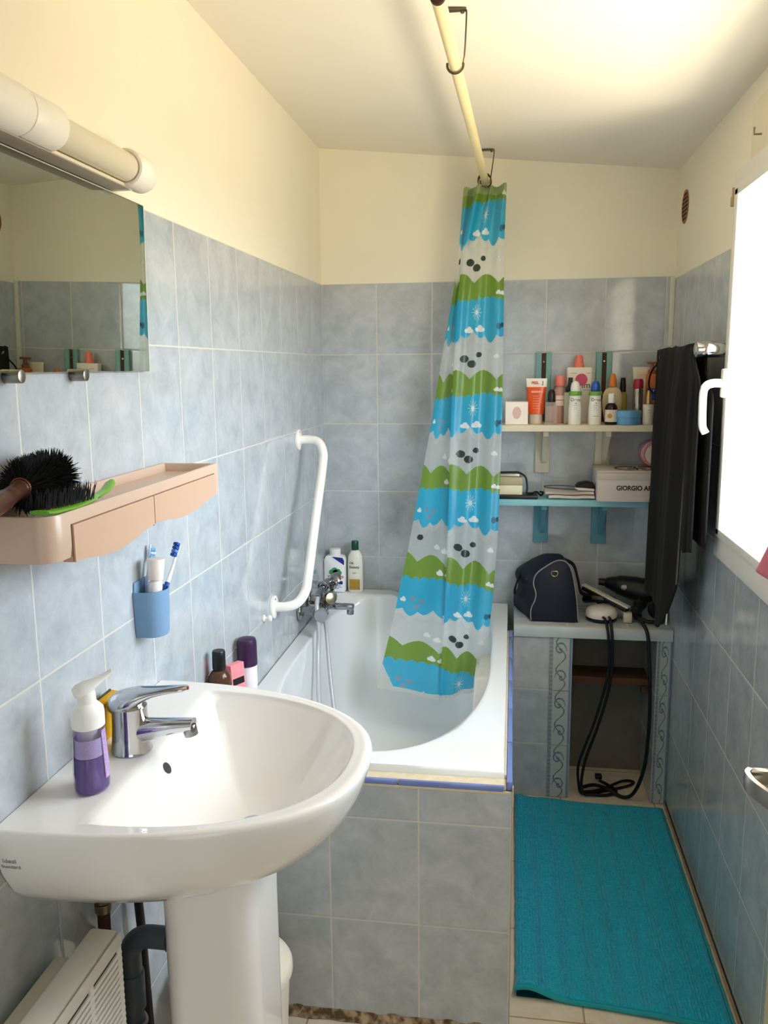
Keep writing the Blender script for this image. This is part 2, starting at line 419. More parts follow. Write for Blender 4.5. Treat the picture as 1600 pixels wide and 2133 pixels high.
# ------------------------------------------------------------------ door (open, against the right-hand wall)
mb = MB(); DX, DY = 1.088, 1.235
mb.box(DX, DX+.04, DY-.83, DY, .008, 2.03, .003)
door = ob('door_1', mb, pm('door_paint', '#cdbf97', .5), kind='structure')
mb = MB(); hz = .908
mb.cyl((DX, DY-.045, hz), (DX-.006, DY-.045, hz), .026, 24, bev=.002)
mb.box(DX-.062, DX, DY-.052, DY-.038, hz-.011, hz+.011, .004)
pth = bez([(DX-.057, DY-.045, hz), (DX-.064, DY-.058, hz), (DX-.061, DY-.085, hz), (DX-.048, DY-.118, hz), (DX-.034, DY-.15, hz)], 6)
rr = []
for k, p in enumerate(pth):
    t = (pth[min(k+1, len(pth)-1)]-pth[max(k-1, 0)]).normalized(); nn = Vector((t.y, -t.x, 0))
    rr.append([p+nn*a+Vector((0, 0, b)) for a, b in ((-.0035, -.012), (.0035, -.012), (.0042, 0), (.0035, .012), (-.0035, .012), (-.0042, 0))])
mb.rings(rr)
ob('door_handle', mb, pm('brushed_steel', '#a9a49c', .22, 1.0), door)

# ================================================================== BATH
ZR0 = .62
def superel(cx, cy, a, b, n, N=96):
    o = []
    for i in range(N):
        t = 2*PI*i/N; c, s = math.cos(t), math.sin(t)
        o.append((cx+a*math.copysign(abs(c)**(2/n), c), cy+b*math.copysign(abs(s)**(2/n), s)))
    return o
N = 96
def tubloop(cx, cy, a, b, nn, nf, N):
    o = []
    for i in range(N):
        t = 2*PI*i/N; c, s = math.cos(t), math.sin(t); n = nf if s > 0 else nn
        o.append((cx+a*math.copysign(abs(c)**(2/n), c), cy+b*math.copysign(abs(s)**(2/n), s)))
    return o
inner = tubloop(.345, 2.40, .29, .605, 2.3, 4.6, N)
def to_rect(p, x0, x1, y0, y1):
    cx, cy = .345, 2.40; dx, dy = p[0]-cx, p[1]-cy
    t = min(((x1-cx)/dx if dx > 1e-9 else (x0-cx)/dx if dx < -1e-9 else 1e9), ((y1-cy)/dy if dy > 1e-9 else (y0-cy)/dy if dy < -1e-9 else 1e9))
    return cx+dx*t, cy+dy*t
outer = [to_rect(p, .002, .684, 1.732, YB-.002) for p in inner]
# put the four corners exactly on ring points
for c in ((.002, 1.732), (.684, 1.732), (.002, YB-.002), (.684, YB-.002)):
    i = min(range(N), key=lambda i: (outer[i][0]-c[0])**2+(outer[i][1]-c[1])**2); outer[i] = c
def sst(a, b, x): t = min(1, max(0, (x-a)/(b-a))); return t*t*(3-2*t)
def rim(x, y): return ZR0 + .036*sst(2.955, 3.005, y)*(1-sst(.262, .292, x))*1.0
def mixp(p, q, t): return (p[0]*(1-t)+q[0]*t, p[1]*(1-t)+q[1]*t)
R = []
R.append([Vector((x, y, ZR0-.03)) for x, y in outer])
R.append([Vector((x, y, rim(x, y)-.006)) for x, y in outer])
for t in (.03, .12, .3, .5, .68, .82, .92):
    R.append([Vector((*mixp(p, q, t), rim(*mixp(p, q, t)))) for p, q in zip(outer, inner)])
for t, dz in ((.985, -.002), (1.0, -.008)): R.append([Vector((*mixp(p, q, t), rim(*mixp(p, q, t))+dz)) for p, q in zip(outer, inner)])
bot = tubloop(.345, 2.37, .225, .47, 2.6, 4.2, N)
for t, z in ((.03, .59), (.10, .54), (.2, .47), (.34, .385), (.5, .31), (.68, .262), (.85, .235), (1.0, .226)):
    R.append([Vector((*mixp(q, b, t), z)) for q, b in zip(inner, bot)])
R.append([Vector((.345+(x-.345)*.4, 2.36+(y-2.36)*.4, .221)) for x, y in bot])
mb = MB(); mb.rings(R, cap0=False, cap1=True)
tub = T('bathtub', 'white enamelled bathtub built in behind the tiled panel, curtain hanging into it', 'bathtub', (.345, 2.4, .2))
ob('tub_body', mb, enamel, tub, ang=60)
# moulded arm rest on the right inner side
mb = MB(); mb.prism([(.578, .40), (.645, .40), (.645, .545), (.60, .545), (.584, .53)], 1, 2.50, 2.72, .012)
ob('arm_rest', mb, pm('arm_rest_white', '#efebe2', .2), tub)

pan = T('tub_surround', 'grey-blue tiled front and side panel boxing in the bathtub', 'bath panel', (.35, 1.71, 0))
mb = MB(); mb.box(.001, .70, 1.70, 1.724, .001, .589); ob('front_panel', mb, t_panel, pan)
mb = MB(); mb.box(.684, .7005, 1.7245, 2.797, .001, .589); ob('side_panel', mb, t_side, pan)
blue = pm('blue_edge_tile', '#7183c2', .15, coat=.5); caulk = pm('caulk', '#cfc2a6', .7, var=.2, scale=60)
mb = MB(); mb.box(.001, .688, 1.703, 1.733, .5905, .6035, .002); mb.box(.6845, .688, 1.733, 2.76, .59, .612, .001)
mb.box(.001, .7005, 1.6995, 1.704, .583, .5895, .001); ob('grout_bed', mb, caulk, pan)
for x0, x1 in ((.05, .25), (.2525, .453), (.4555, .6835)):
    mb = MB(); mb.box(x0, x1, 1.6985, 1.7085, .5885, .6025, .003); ob('edging_tile', mb, blue, pan)
y = 1.704
while y < 2.77:
    y1 = min(y+.198, 2.775); mb = MB(); mb.box(.6885, .7015, y, y1, .5905, .611, .003); ob('edging_tile', mb, blue, pan); y = y1+.0025
mb = MB(); mb.box(.7008, .7035, 1.6985, 1.712, .001, .60, .001); ob('corner_strip', mb, pm('corner_strip_beige', '#b7ad98', .5), pan)

# ------------------------------------------------------------------ tiled bench in the back corner
BY = 2.80; BZ = .622
ben = T('tiled_bench', 'tiled masonry bench with an open niche beside the bathtub', 'bench', (.95, 2.94, 0))
mb = MB(); mb.box(.704, W-.001, BY, YB-.001, BZ-.03, BZ-.001, .002)
ob('worktop', mb, tile_mat('tile_worktop', 0, 1, .683, 2.79, .2, .25, c0='#aab4bd', c1='#c9d0d4'), ben)
mb = MB(); mb.box(.7042, W-.0015, BY-.0045, BY-.0005, BZ-.04, BZ-.001, .0015); ob('front_edge', mb, pm('edge_tile_pale', '#c6cdd0', .2, var=.1, scale=18), ben)
mb = MB(); mb.box(.7042, W-.0015, BY-.005, BY+.006, BZ-.0009, BZ+.0012, .0008); ob('edge_grout', mb, pm('edge_grout_cream', '#d3c6a6', .6, var=.15, scale=40), ben)
mb = MB(); mb.box(.704, .902, BY+.004, YB-.001, .001, BZ-.031); ob('pier', mb, t_bench, ben)
mb = MB(); mb.box(1.176, W-.001, BY+.004, YB-.001, .001, BZ-.031); ob('pier', mb, t_bench, ben)
mb = MB(); mb.box(.9022, 1.1758, YB-.03, YB-.001, .001, BZ-.031); ob('back_panel', mb, pm('niche_render', '#6f6a60', .9, var=.25, scale=14), ben)
def listello_mat():
    m = bpy.data.materials.new('scroll_border'); m.use_nodes = True; n = m.node_tree; b = n.nodes['Principled BSDF']; L = n.links.new
    b.inputs['Roughness'].default_value = .2
    at = n.nodes.new('ShaderNodeAttribute'); at.attribute_name = 'pattern'
    z = n.nodes.new('ShaderNodeTexNoise'); z.inputs['Scale'].default_value = 60
    mx = n.nodes.new('ShaderNodeMix'); mx.data_type = 'RGBA'; mx.blend_type = 'MULTIPLY'; mx.inputs['Factor'].default_value = .15
    L(at.outputs['Color'], mx.inputs['A']); L(z.outputs['Color'], mx.inputs['B']); L(mx.outputs['Result'], b.inputs['Base Color'])
    return m
lm = listello_mat()
def listello(x0, x1, z0, z1):
    """pale border tile printed with a grey vine scroll between ruled lines"""
    nu, nv = 34, 120; w_, h_ = x1-x0, z1-z0
    mb = MB(); mb.grid(lambda a, b: Vector((x0+w_*a, BY+.0008, z0+h_*b)), nu, nv)
    o = ob('border_tile', mb, lm, ben, recalc=False)
    base, ink, rule = np.array(lin('#b9bfbf')[:3]), np.array(lin('#6d7985')[:3]), np.array(lin('#7f93ad')[:3])
    col = np.ones((len(o.data.vertices), 4), np.float32)
    for i, v in enumerate(o.data.vertices):
        a = (v.co.x-x0)/w_; b = (v.co.z-z0)/h_; c = base
        if a < .17: c = ink*.5+base*.5 if (int(b*26) % 2) else ink*.75+base*.25
        elif a > .86: c = rule if a > .9 else base
        else:
            u = (a-.17)/.69-.5; k = b*2; ph = k % 1; sd = 1 if int(k) % 2 == 0 else -1
            xx, yy = u*1.0, (ph-.5)*2.0
            r = math.hypot(xx-.05*sd, yy*.78); th = math.atan2(yy, (xx-.05*sd)*sd)
            sp = abs(((r-.09-.055*(th+PI)) % .34)-.17)
            if r < .42 and sp > .125: c = ink
            if abs(u-.30*math.sin(2*PI*k))<.05: c = ink
            if r < .07: c = ink
        col[i, :3] = c
    at = o.data.color_attributes.new('pattern', 'FLOAT_COLOR', 'POINT'); at.data.foreach_set('color', col.ravel())
for z0, z1 in ((.394, .588), (.197, .391), (.003, .194)):
    listello(.826, .899, z0, z1)
    listello(1.180, 1.224, z0, z1)
mb = MB(); mb.box(.9024, 1.1756, 2.93, YB-.032, .375, .40, .002)
def wood_mat(name, c0, c1, ax=0):
    m = bpy.data.materials.new(name); m.use_nodes = True; n = m.node_tree; b = n.nodes['Principled BSDF']; MATS[name] = m
    t = n.nodes.new('ShaderNodeTexCoord'); mp = n.nodes.new('ShaderNodeMapping'); sc = [60, 60, 60]; sc[ax] = 5; mp.inputs['Scale'].default_value = sc
    z = n.nodes.new('ShaderNodeTexNoise'); z.inputs['Scale'].default_value = 1; z.inputs['Detail'].default_value = 5
    r = n.nodes.new('ShaderNodeValToRGB'); r.color_ramp.elements[0].color = lin(c0); r.color_ramp.elements[1].color = lin(c1); r.color_ramp.elements[0].position = .35; r.color_ramp.elements[1].position = .65
    n.links.new(t.outputs['Object'], mp.inputs[0]); n.links.new(mp.outputs[0], z.inputs['Vector']); n.links.new(z.outputs['Fac'], r.inputs[0]); n.links.new(r.outputs[0], b.inputs['Base Color']); b.inputs['Roughness'].default_value = .6
    return m
ob('wooden_shelf_board', mb, wood_mat('brown_wood', '#4a2c1a', '#6e4529'), label='brown wooden board resting inside the bench niche', cat='shelf')
mb = MB(); mb.box(1.150, 1.1756, 2.925, 2.945, .35, .374, .002); ob('wooden_cleat', mb, MATS['brown_wood'], label='small brown wooden cleat under the right end of the niche board', cat='cleat')

# ------------------------------------------------------------------ bath mat
mx0, mx1, my0, my1 = .716, 1.205, 1.80, 2.772
NU, NV = 240, 460; CU, CV = 62, 118
rnd = [[random.random() for _ in range(CV+2)] for _ in range(CU+2)]
def matpt(a, b):
    y0 = my0 + .03*(1-a) - .02*a*a
    y = y0 + (my1 - .018*sst(.2, .5, a) - y0)*b
    x = mx0 + (mx1-mx0)*a
    iu, iv = int(a*CU), int(b*CV); fu, fv = a*CU-iu, b*CV-iv
    k = rnd[iu][iv]
    h = .0085*(abs(math.sin(PI*fu))**.6)*(.45+.55*abs(math.sin(PI*fv))**.7)*(.6+.6*k)
    z = .010+h
    e = min(a, 1-a)*(mx1-mx0); e2 = min(b, 1-b)*(my1-my0)
    z = min(z, .004+.012*1.3*min(1, min(e, e2)/.010))
    z += .02*math.exp(-((x-mx0-.03)/.05)**2)*math.exp(-((y-y0)/.035)**2)          # lifted corner
    z += .012*sst(.03, 0, a)*0 + .008*math.exp(-((a-.02)/.05)**2)*sst(.7, 1, b)
    z += .0022*mnoise.noise(Vector((a*5, b*9, 0)))
    return Vector((x+.002*mnoise.noise(Vector((b*30, 0, 2))), y, max(z, .003)))
mb = MB(); mb.grid(matpt, NU, NV)
teal = pm('teal_chenille', '#12aac8', .95, var=.45, scale=150, sheen=.25)
mat_t = T('bath_mat', 'teal ribbed chenille bath mat on the floor beside the bathtub', 'bath mat', ((mx0+mx1)/2, (my0+my1)/2, 0))
ob('pile', mb, teal, mat_t, ang=80, recalc=False)
hem = [matpt(i/40, 0.0)+Vector((0, -.004, .004)) for i in range(41)]
mb = MB(); mb.tube(hem, .006, 8)
mb.tube([matpt(1, i/40)+Vector((.003, 0, .003)) for i in range(41)], .004, 8); mb.tube([matpt(i/30, 1)+Vector((0, .003, .003)) for i in range(31)], .004, 8)
ob('hem', mb, pm('teal_hem', '#1f9dab', .85, var=.1), mat_t)
mb = MB(); mb.grid(lambda a, b: Vector((mx0+.004+(mx1-mx0-.008)*a, my0+.012+.012*(1-a)+(my1-my0-.04)*b, .0025)), 4, 4); ob('backing', mb, pm('teal_backing', '#0b4f57', .95), mat_t)

# ================================================================== WASH BASIN
BX, BYC, BHY, BZT = .472, 1.247, .285, .872
Mn, Kn = 72, 16
def dshape(x0, ax, cy, hy, nf, nn):
    o = []
    for i in range(Mn+1):
        t = -PI/2 + PI*i/Mn; c, s = max(0, math.cos(t)), math.sin(t); n = nf if s > 0 else nn
        o.append((x0+ax*c**(2/n), cy+hy*math.copysign(abs(s)**(2/n), s)))
    for i in range(1, Kn): o.append((x0, cy+hy-2*hy*i/Kn))
    return o
bo = dshape(.0, BX, BYC, BHY, 2.25, 2.55)
bi = dshape(.122, .318, BYC, .243, 2.2, 2.35)
R = []
for s, z in ((.30, .690), (.48, .694), (.62, .705), (.76, .728), (.87, .760), (.945, .798), (.98, .83), (.996, .855), (1.0, .866), (.996, .871), (.986, .8735), (.97, .8735)):
    R.append([Vector((max(.0015, x*s), BYC+(y-BYC)*s, z)) for x, y in bo])
for t, z in ((.2, .8725), (.55, .8715), (.85, .871), (.96, .870)):
    R.append([Vector((max(.0015, mixp((p[0]*.97, BYC+(p[1]-BYC)*.97), q, t)[0]), mixp((p[0]*.97, BYC+(p[1]-BYC)*.97), q, t)[1], z)) for p, q in zip(bo, bi)])
R.append([Vector((x, y, .8665)) for x, y in bi])
bc = (.275, 1.247)
for g, z in ((.03, .861), (.08, .848), (.15, .831), (.25, .811), (.38, .789), (.54, .768), (.72, .752), (.88, .745)):
    R.append([Vector((*mixp(p, bc, g), z)) for p in bi])
mb = MB(); mb.rings(R)
basin = T('wash_basin', 'white ceramic wash basin mounted on the left wall above the pedestal', 'wash basin', (.236, BYC, .69))
bas = ob('basin_bowl', mb, ceramic, basin, ang=60)
bvh = BVHTree.FromPolygons([v.co[:] for v in bas.data.vertices], [p.vertices[:] for p in bas.data.polygons])
def on_basin(x, y, z):
    h = bvh.find_nearest(Vector((x, y, z))); return h[0], h[1]
p, nrm = on_basin(.1379, 1.2279, .8422)
if nrm.dot(Vector((.69, .1, 1.5))-p) < 0: nrm = -nrm
mb = MB(); mb.disc(p+nrm*.0008, .0098, nrm, 24); ob('overflow_hole', mb, pm('overflow_dark', '#2a2522', .6), basin, recalc=False)
p, nrm = on_basin(.0197, .9704, .8215)
if nrm.dot(Vector((.69, .1, 1.5))-p) < 0: nrm = -nrm
ink = pm('grey_print', '#9a979c', .5)
xd = Vector((1, 0, 0)); xd = (xd-nrm*xd.dot(nrm)).normalized(); yd = nrm.cross(xd)
text('Ideal', .011, ink, basin, frame(p+nrm*.0008+yd*.006, xd, yd)); text('Standard', .008, ink, basin, frame(p+nrm*.0008-yd*.005, xd, yd))
mb = MB(); mb.lathe([(.02, 0), (.0205, .002), (.016, .0035), (0, .003)], (.275, 1.247, .7452)); ob('drain_plug', mb, chrome, basin)

mb = MB(); px0, px1, py0, py1 = .136, .294, 1.155, 1.340
secs = []
for z, k in ((.001, .0), (.05, 0.0), (.35, 0), (.60, 0), (.699, -.002)):
    secs.append([Vector((x, y, z)) for x, y in rrect(px0+k, px1-k+.004*(1-z), py0+k, py1-k, .045, 8)])
mb.rings(secs); ob('basin_pedestal', mb, ceramic, label='white ceramic pedestal standing under the wash basin', cat='pedestal', ang=60)

# ================================================================== THINGS ON AND ABOVE THE BASIN
# single-lever basin tap
tx, ty, tz = .079, 1.228, .8712
tap = T('basin_tap', 'chrome single lever mixer tap standing on the wash basin', 'tap', (tx, ty, tz))
mb = MB(); mb.lathe([(.0325, 0), (.0335, .002), (.0325, .006), (.0305, .02), (.029, .045), (.0285, .064), (.0282, .076), (.022, .084), (.0, .085)], (tx, ty, tz), n=40)
ob('tap_body', mb, chrome, tap)
mb = MB()
sec = []
for k in range(15):
    t = k/14; x = tx+.006+.102*t; z = tz+.031+.020*t**.7; hw = .0245-.0105*t**.7; hh = .0295-.019*t**.55
    sec.append([Vector((x, ty+hw*math.cos(a), z+hh*math.sin(a)*(.85 if math.sin(a) > 0 else 1.0))) for a in [2*PI*i/24 for i in range(24)]])
mb.rings(sec); ob('spout', mb, chrome, tap, ang=50)
mb = MB(); mb.cyl((tx+.100, ty, tz+.048), (tx+.104, ty, tz+.031), .0115, 22, bev=.001); ob('aerator', mb, pm('aerator_steel', '#9b9da0', .15, 1.0), tap)
mb = MB()
sec = []
for t, zc, hw, hh in ((-.031, .078, .012, .008), (-.029, .079, .019, .014), (-.020, .080, .0265, .0195), (-.004, .083, .0290, .0215), (.012, .089, .0270, .0190), (.026, .096, .0225, .0125), (.044, .102, .018, .0080), (.064, .106, .0155, .0062), (.084, .109, .0135, .0052), (.096, .1105, .0115, .0046), (.101, .1112, .007, .003)):
    sec.append([Vector((tx+t, ty+hw*math.cos(a), tz+zc+hh*math.sin(a))) for a in [2*PI*i/24 for i in range(24)]])
mb.rings(sec); ob('lever', mb, chrome, tap, ang=50)
mb = MB(); mb.cyl((tx+.0985, ty+.002, tz+.110), (tx+.1018, ty+.002, tz+.1104), .0028, 12); ob('marker', mb, pm('marker_red', '#b0282c', .4), tap)

# foam soap bottle
sx_, sy_, sz_ = .078, 1.097, .8712
soap = T('soap_dispenser', 'foam soap bottle with white pump, half full of purple liquid, on the basin edge', 'soap bottle', (sx_, sy_, sz_))
def oval(prof, c, sx, sy, n=32): return MB().lathe(prof, c, (0, 0, 1), n, sy, sx)
mb = oval([(.026, 0), (.0285, .003), (.0290, .012), (.0272, .05), (.0255, .085), (.0245, .098), (.021, .106)], (sx_, sy_, sz_), .86, 1.02)
ob('bottle', mb, clearmat('clear_plastic', '#f6f3fa', .07, .03), soap)
mb = oval([(.0245, .0015), (.0273, .004), (.0278, .012), (.0262, .048), (.0259, .056)], (sx_, sy_, sz_), .86, 1.02)
ob('liquid', mb, pm('purple_soap', '#44227a', .1, var=.15, scale=90), soap)
mb = oval([(.0255, .0568), (.0249, .07), (.0244, .084), (.0238, .084), (.0244, .06)], (sx_, sy_, sz_), .86, 1.02)
ob('foam', mb, pm('purple_foam', '#a695bd', .5, var=.35, scale=500), soap)
mb = MB(); mb.lathe([(.0, .02), (.0055, .021), (.006, .06), (.012, .062), (.0125, .099), (0, .0995)], (sx_, sy_, sz_)); ob('dip_tube', mb, pm('tube_grey', '#c9c6cf', .4), soap)
mb = oval([(.0225, .098), (.0255, .1), (.0258, .118), (.0245, .126), (.019, .132), (.0148, .136), (.0138, .152), (0, .153)], (sx_, sy_, sz_), .92, .98)
ob('pump_collar', mb, whitep, soap)
mb = MB()
sec = []
for d, zc, hw, hh in ((-.018, .151, .009, .007), (-.011, .153, .0145, .0110), (.0, .157, .0148, .0115), (.012, .163, .0095, .0075), (.026, .171, .0065, .0048), (.038, .178, .0048, .0036)):
    sec.append([Vector((sx_+d*.85, sy_+d*.52, sz_+zc))+Vector((-.52, .85, 0))*(hw*math.cos(a))+Vector((-.25, -.15, .9))*(hh*math.sin(a)) for a in [2*PI*i/16 for i in range(16)]])
mb.rings(sec); ob('pump_head', mb, whitep, soap, ang=50)
# printed label hugging the right-hand side and one on the left
def wrap(c, r0, r1, z0, z1, a0, a1, sx=.86, sy=1.02, n=14, off=.0006):
    mb = MB(); mb.grid(lambda a, b: Vector((c[0]+(r0+(r1-r0)*b+off)*sx*math.cos(a0+(a1-a0)*a), c[1]+(r0+(r1-r0)*b+off)*sy*math.sin(a0+(a1-a0)*a), c[2]+z0+(z1-z0)*b)), n, 6); return mb
lab = pm('label_print', '#d8c9e6', .4, var=.45, scale=160)
ob('front_label', wrap((sx_, sy_, sz_), .0288, .0248, .02, .094, -.16, .62), pm('label_pink_print', '#b79ad4', .4, var=.7, scale=260), soap, recalc=False)
ob('back_label', wrap((sx_, sy_, sz_), .0288, .0252, .022, .088, math.radians(196), math.radians(232)), pm('label_white_blue', '#cfd0e4', .4, var=.2, scale=60), soap, recalc=False)

Ms = Matrix.Translation((.018, 1.254, .8745)) @ Matrix.Rotation(math.radians(7), 4, 'Y')
mb = MB(); mb.box(-.009, .009, -.036, .036, 0, .074, .004, 2, Ms)
sponge = ob('sponge', mb, pm('yellow_sponge', '#d9a21c', .95, var=.18, scale=180, bump=.6), label='yellow sponge leaning on the wall behind the tap', cat='sponge')
mb = MB(); mb.box(-.0128, -.0092, -.036, .036, 0, .074, .0015, 2, Ms); ob('scouring_pad', mb, pm('scour_green', '#3f4a38', .95, var=.3, scale=300, bump=.8), sponge)

# ------------------------------------------------------------------ mirror
mir = T('wall_mirror', 'frameless rectangular mirror on the left wall below the tube lamp', 'mirror', (.012, 1.1, 1.483))
tilt = math.radians(1.0)
MM = Matrix.Translation((.011, 0, 1.483)) @ Matrix.Rotation(tilt, 4, 'Y')
mb = MB(); mb.box(-.0045, 0, .62, 1.532, 0, .297, .0008, 1, MM)
gm = pm('mirror_glass', '#cfd4c8', .004, 1.0, var=.0)
ob('mirror_glass', mb, gm, mir)
mb = MB(); mb.box(-.0046, .0004, 1.5322, 1.5336, 0, .297, 0, 1, MM); mb.box(-.0046, .0004, .62, 1.532, .2972, .2985, 0, 1, MM); ob('mirror_edge', mb, pm('polished_edge', '#d9dccb', .1), mir)
for y in (1.083, 1.262):
    mb = MB(); mb.cyl((.0005, y, 1.4785), (.026, y, 1.4785), .0095, 22, bev=.0012)
    ob('mirror_clip', mb, steel, mir)

# ------------------------------------------------------------------ tube lamp over the mirror (switched off)
lam = T('wall_lamp', 'white tube lamp on the left wall above the mirror, switched off', 'wall lamp', (.045, 1.28, 1.78))
lx, lz = .046, 1.818
mb = MB(); mb.cyl((lx, 1.13, lz), (lx, 1.40, lz), .0235, 28); ob('lamp_tube', mb, pm('frosted_tube', '#d6ccb2', .3, var=.02), lam)
mb = MB(); mb.cyl((lx, 1.405, lz), (lx, 1.468, lz), .031, 32, bev=.006); mb.torus((lx, 1.405, lz), .0265, .0045, (0, 1, 0)); ob('end_cap', mb, pm('lamp_white', '#f0e9dc', .35), lam)
mb = MB(); mb.cyl((lx, .93, lz), (lx, 1.083, lz), .033, 32, bev=.005); mb.cyl((lx, 1.084, lz), (lx, 1.165, lz), .032, 32, bev=.002); ob('end_cap', mb, MATS['lamp_white'], lam)
mb = MB(); mb.torus((lx, 1.4035, lz), .0245, .0012, (0, 1, 0)); ob('gasket', mb, pm('gasket_dark', '#3a322a', .6), lam)
mb = MB(); mb.prism([(.0008, 1.786), (.043, 1.786), (.043, 1.793), (.012, 1.803), (.012, 1.845), (.0008, 1.845)], 1, .94, 1.43, .001); ob('backplate', mb, pm('backplate_cream', '#e6dcc6', .4), lam)
mb = MB(); mb.box(.012, .05, 1.0, 1.405, 1.783, 1.7855, .001); ob('lip', mb, pm('lip_grey', '#a19684', .4), lam)

# ------------------------------------------------------------------ beige shelf with two drawers
sh = T('beige_wall_shelf', 'pinkish beige plastic shelf with two shallow drawers under the mirror', 'wall shelf', (.06, 1.29, 1.22))
pk = pm('beige_pink_plastic', '#cbb09c', .28, var=.02)
def outl(r):      # plan of the shelf, front corners rounded
    o = [(.0008+r, .972+r), ]
    cx, cy, rad = .085, 1.002, .030
    for i in range(9): a = math.radians(-90+90*i/8); o.append((cx+(rad-r)*math.cos(a), cy+(rad-r)*math.sin(a)))
    o += [(.115-r, 1.592-r), (.0008+r, 1.592-r)]
    return o
z0, z1, zf = 1.238, 1.303, 1.288
R = [[Vector((x, y, z)) for x, y in outl(r)] for r, z in ((.002, z0+.004), (0, z0+.02), (0, z1-.003), (.0015, z1), (.007, z1), (.0095, z1-.003), (.011, zf))]
mb = MB(); mb.rings(R); ob('tray', mb, pk, sh)
pkd = pm('beige_pink_drawer', '#caa990', .32, var=.02)
def drawer(ya, yb, d0, d1):
    n = 24; mb = MB(); r0, r1 = [], []
    prof = []
    for i in range(n+1):
        t = i/n; y = ya+(yb-ya)*t
        prof.append((y, 1.2385-.0125*math.sin(PI*t)**1.8+d0*(1-t)+d1*t))
    top = [(yb, 1.285), (ya, 1.285)]
    poly = prof+top
    mb.rings([[Vector((x, y, z)) for y, z in poly] for x in (.10, .1175, .1182)]); return mb
ob('drawer', drawer(1.024, 1.279, -.004, 0.001), pkd, sh, ang=30); ob('drawer', drawer(1.2815, 1.566, 0.001, .006), pkd, sh, ang=30)
mb = MB(); mb.box(.1152, .1158, 1.0225, 1.0236, 1.236, 1.2862); mb.box(.1152, .1158, 1.0225, 1.568, 1.2853, 1.2862); mb.box(.1152, .1158, 1.5664, 1.5685, 1.243, 1.2862)
mb.box(.1152, .1158, 1.2793, 1.2812, 1.236, 1.2862); ob('shadow_gap', mb, pm('gap_brown', '#7c5a42', .7), sh)

# hair brushes lying in the tray
def bristles(mb, base, dirv, L, r, n=4):
    d = Vector(dirv).normalized(); mb.tube([base, base+d*L*.6, base+d*L], [r, r*.9, r*.25], n)
br = T('round_hairbrush', 'round hairbrush with black bristles and brown wooden handle on the beige shelf', 'hairbrush', (.065, 1.03, 1.30))
A, B = Vector((.058, 1.008, 1.336)), Vector((.046, 1.108, 1.339)); ax = (B-A).normalized(); ex, ey = basis(ax)
mb = MB(); mb.cyl(A, B, .012, 16)
ob('barrel', mb, pm('barrel_black', '#17130f', .5), br)
mb = MB(); random.seed(3)
for k in range(2600):
    t = random.random(); a = random.random()*2*PI; rad = ex*math.cos(a)+ey*math.sin(a)
    bristles(mb, A+(B-A)*t+rad*.009, rad+ax*random.uniform(-.1, .45)+Vector((0, 0, .15)), random.uniform(.022, .033), .0013, 3)
ob('bristles', mb, pm('bristle_black', '#070606', .9), br, kind='stuff')
mb = MB(); hp = [A+ax*.002, A-ax*.012+Vector((0, 0, -.002)), A-ax*.05+Vector((.002, 0, -.006)), A-ax*.10+Vector((.006, 0, -.010)), A-ax*.14+Vector((.008, 0, -.014))]
mb.tube(bez(hp, 6), [.0125]*4+[.0115]*8+[.013]*7+[.011]*6, 14); ob('handle', mb, pm('handle_brown', '#4a2b20', .3, var=.2, scale=40), br)
mb = MB(); mb.torus(A-ax*.002, .0128, .0016, ax); ob('ferrule', mb, pm('copper_ring', '#8a4a3a', .25, .8), br)

gb = T('green_hairbrush', 'lime green flat hairbrush with black bristles pointing up on the beige shelf', 'hairbrush', (.09, 1.1, 1.29))
green = pm('lime_plastic', '#6fae2e', .3)
sec = []
for t, hw, z, x in ((0, .014, 1.2985, .088), (.04, .018, 1.2975, .089), (.25, .019, 1.2965, .088), (.5, .017, 1.298, .083), (.62, .010, 1.300, .078), (.72, .007, 1.2995, .073), (.86, .0085, 1.303, .068), (.96, .009, 1.310, .063), (1, .005, 1.312, .061)):
    y = .982+.272*t
    if t < .65: z += .0095*(1-t*.9); x += .008*(1-t)
    sec.append([Vector((x+hw*math.cos(a), y, z+.0035*math.sin(a))) for a in [2*PI*i/16 for i in range(16)]])
mb = MB(); mb.rings(sec); ob('handle', mb, green, gb, ang=60)
mb = MB()
for iy in range(26):
    for ix in range(7):
        p = Vector((.072+.005*ix+random.uniform(-.001, .001), .988+.0050*iy+random.uniform(-.001, .001), 1.308-.002*iy/26))
        bristles(mb, p, (random.uniform(-.1, .25), random.uniform(-.05, .35)+.2*(iy > 20), 1), random.uniform(.020, .029), .0010, 3)
ob('bristles', mb, MATS['bristle_black'], gb, kind='stuff')

# ------------------------------------------------------------------ toothbrush cup on the wall
cyy = 1.462; c0 = 1.462
cup = T('toothbrush_cup', 'translucent blue plastic cup fixed to the left wall tiles', 'cup', (.028, c0, .99))
def csec(z, k, t=0): return [Vector((x, y, z)) for x, y in ([(.0012+t, c0-.036*k+t)]+[(.024+(.030*k-t)*math.cos(a), c0+(.0355*k-t)*math.sin(a)) for a in [math.radians(-90+180*i/18) for i in range(19)]]+[(.0012+t, c0+.036*k-t)])]
mb = MB(); mb.rings([csec(.992, .80), csec(.9935, .86), csec(1.0, .90), csec(1.08, 1.0), csec(1.0805, 1.0), csec(1.0805, 1.0, .002), csec(1.002, .9, .002)], cap0=True, cap1=True)
ob('cup_body', mb, pm('blue_cup', '#8db4da', .28, trans=.3, ior=1.2), cup)
mb = MB(); mb.prism([(-.036, 1.065), (.036, 1.065), (.030, 1.098), (-.030, 1.098)], 0, .0006, .0035, .001); mb.xf(Matrix.Translation((0, c0, 0))); ob('back_tab', mb, MATS['blue_cup'], cup)
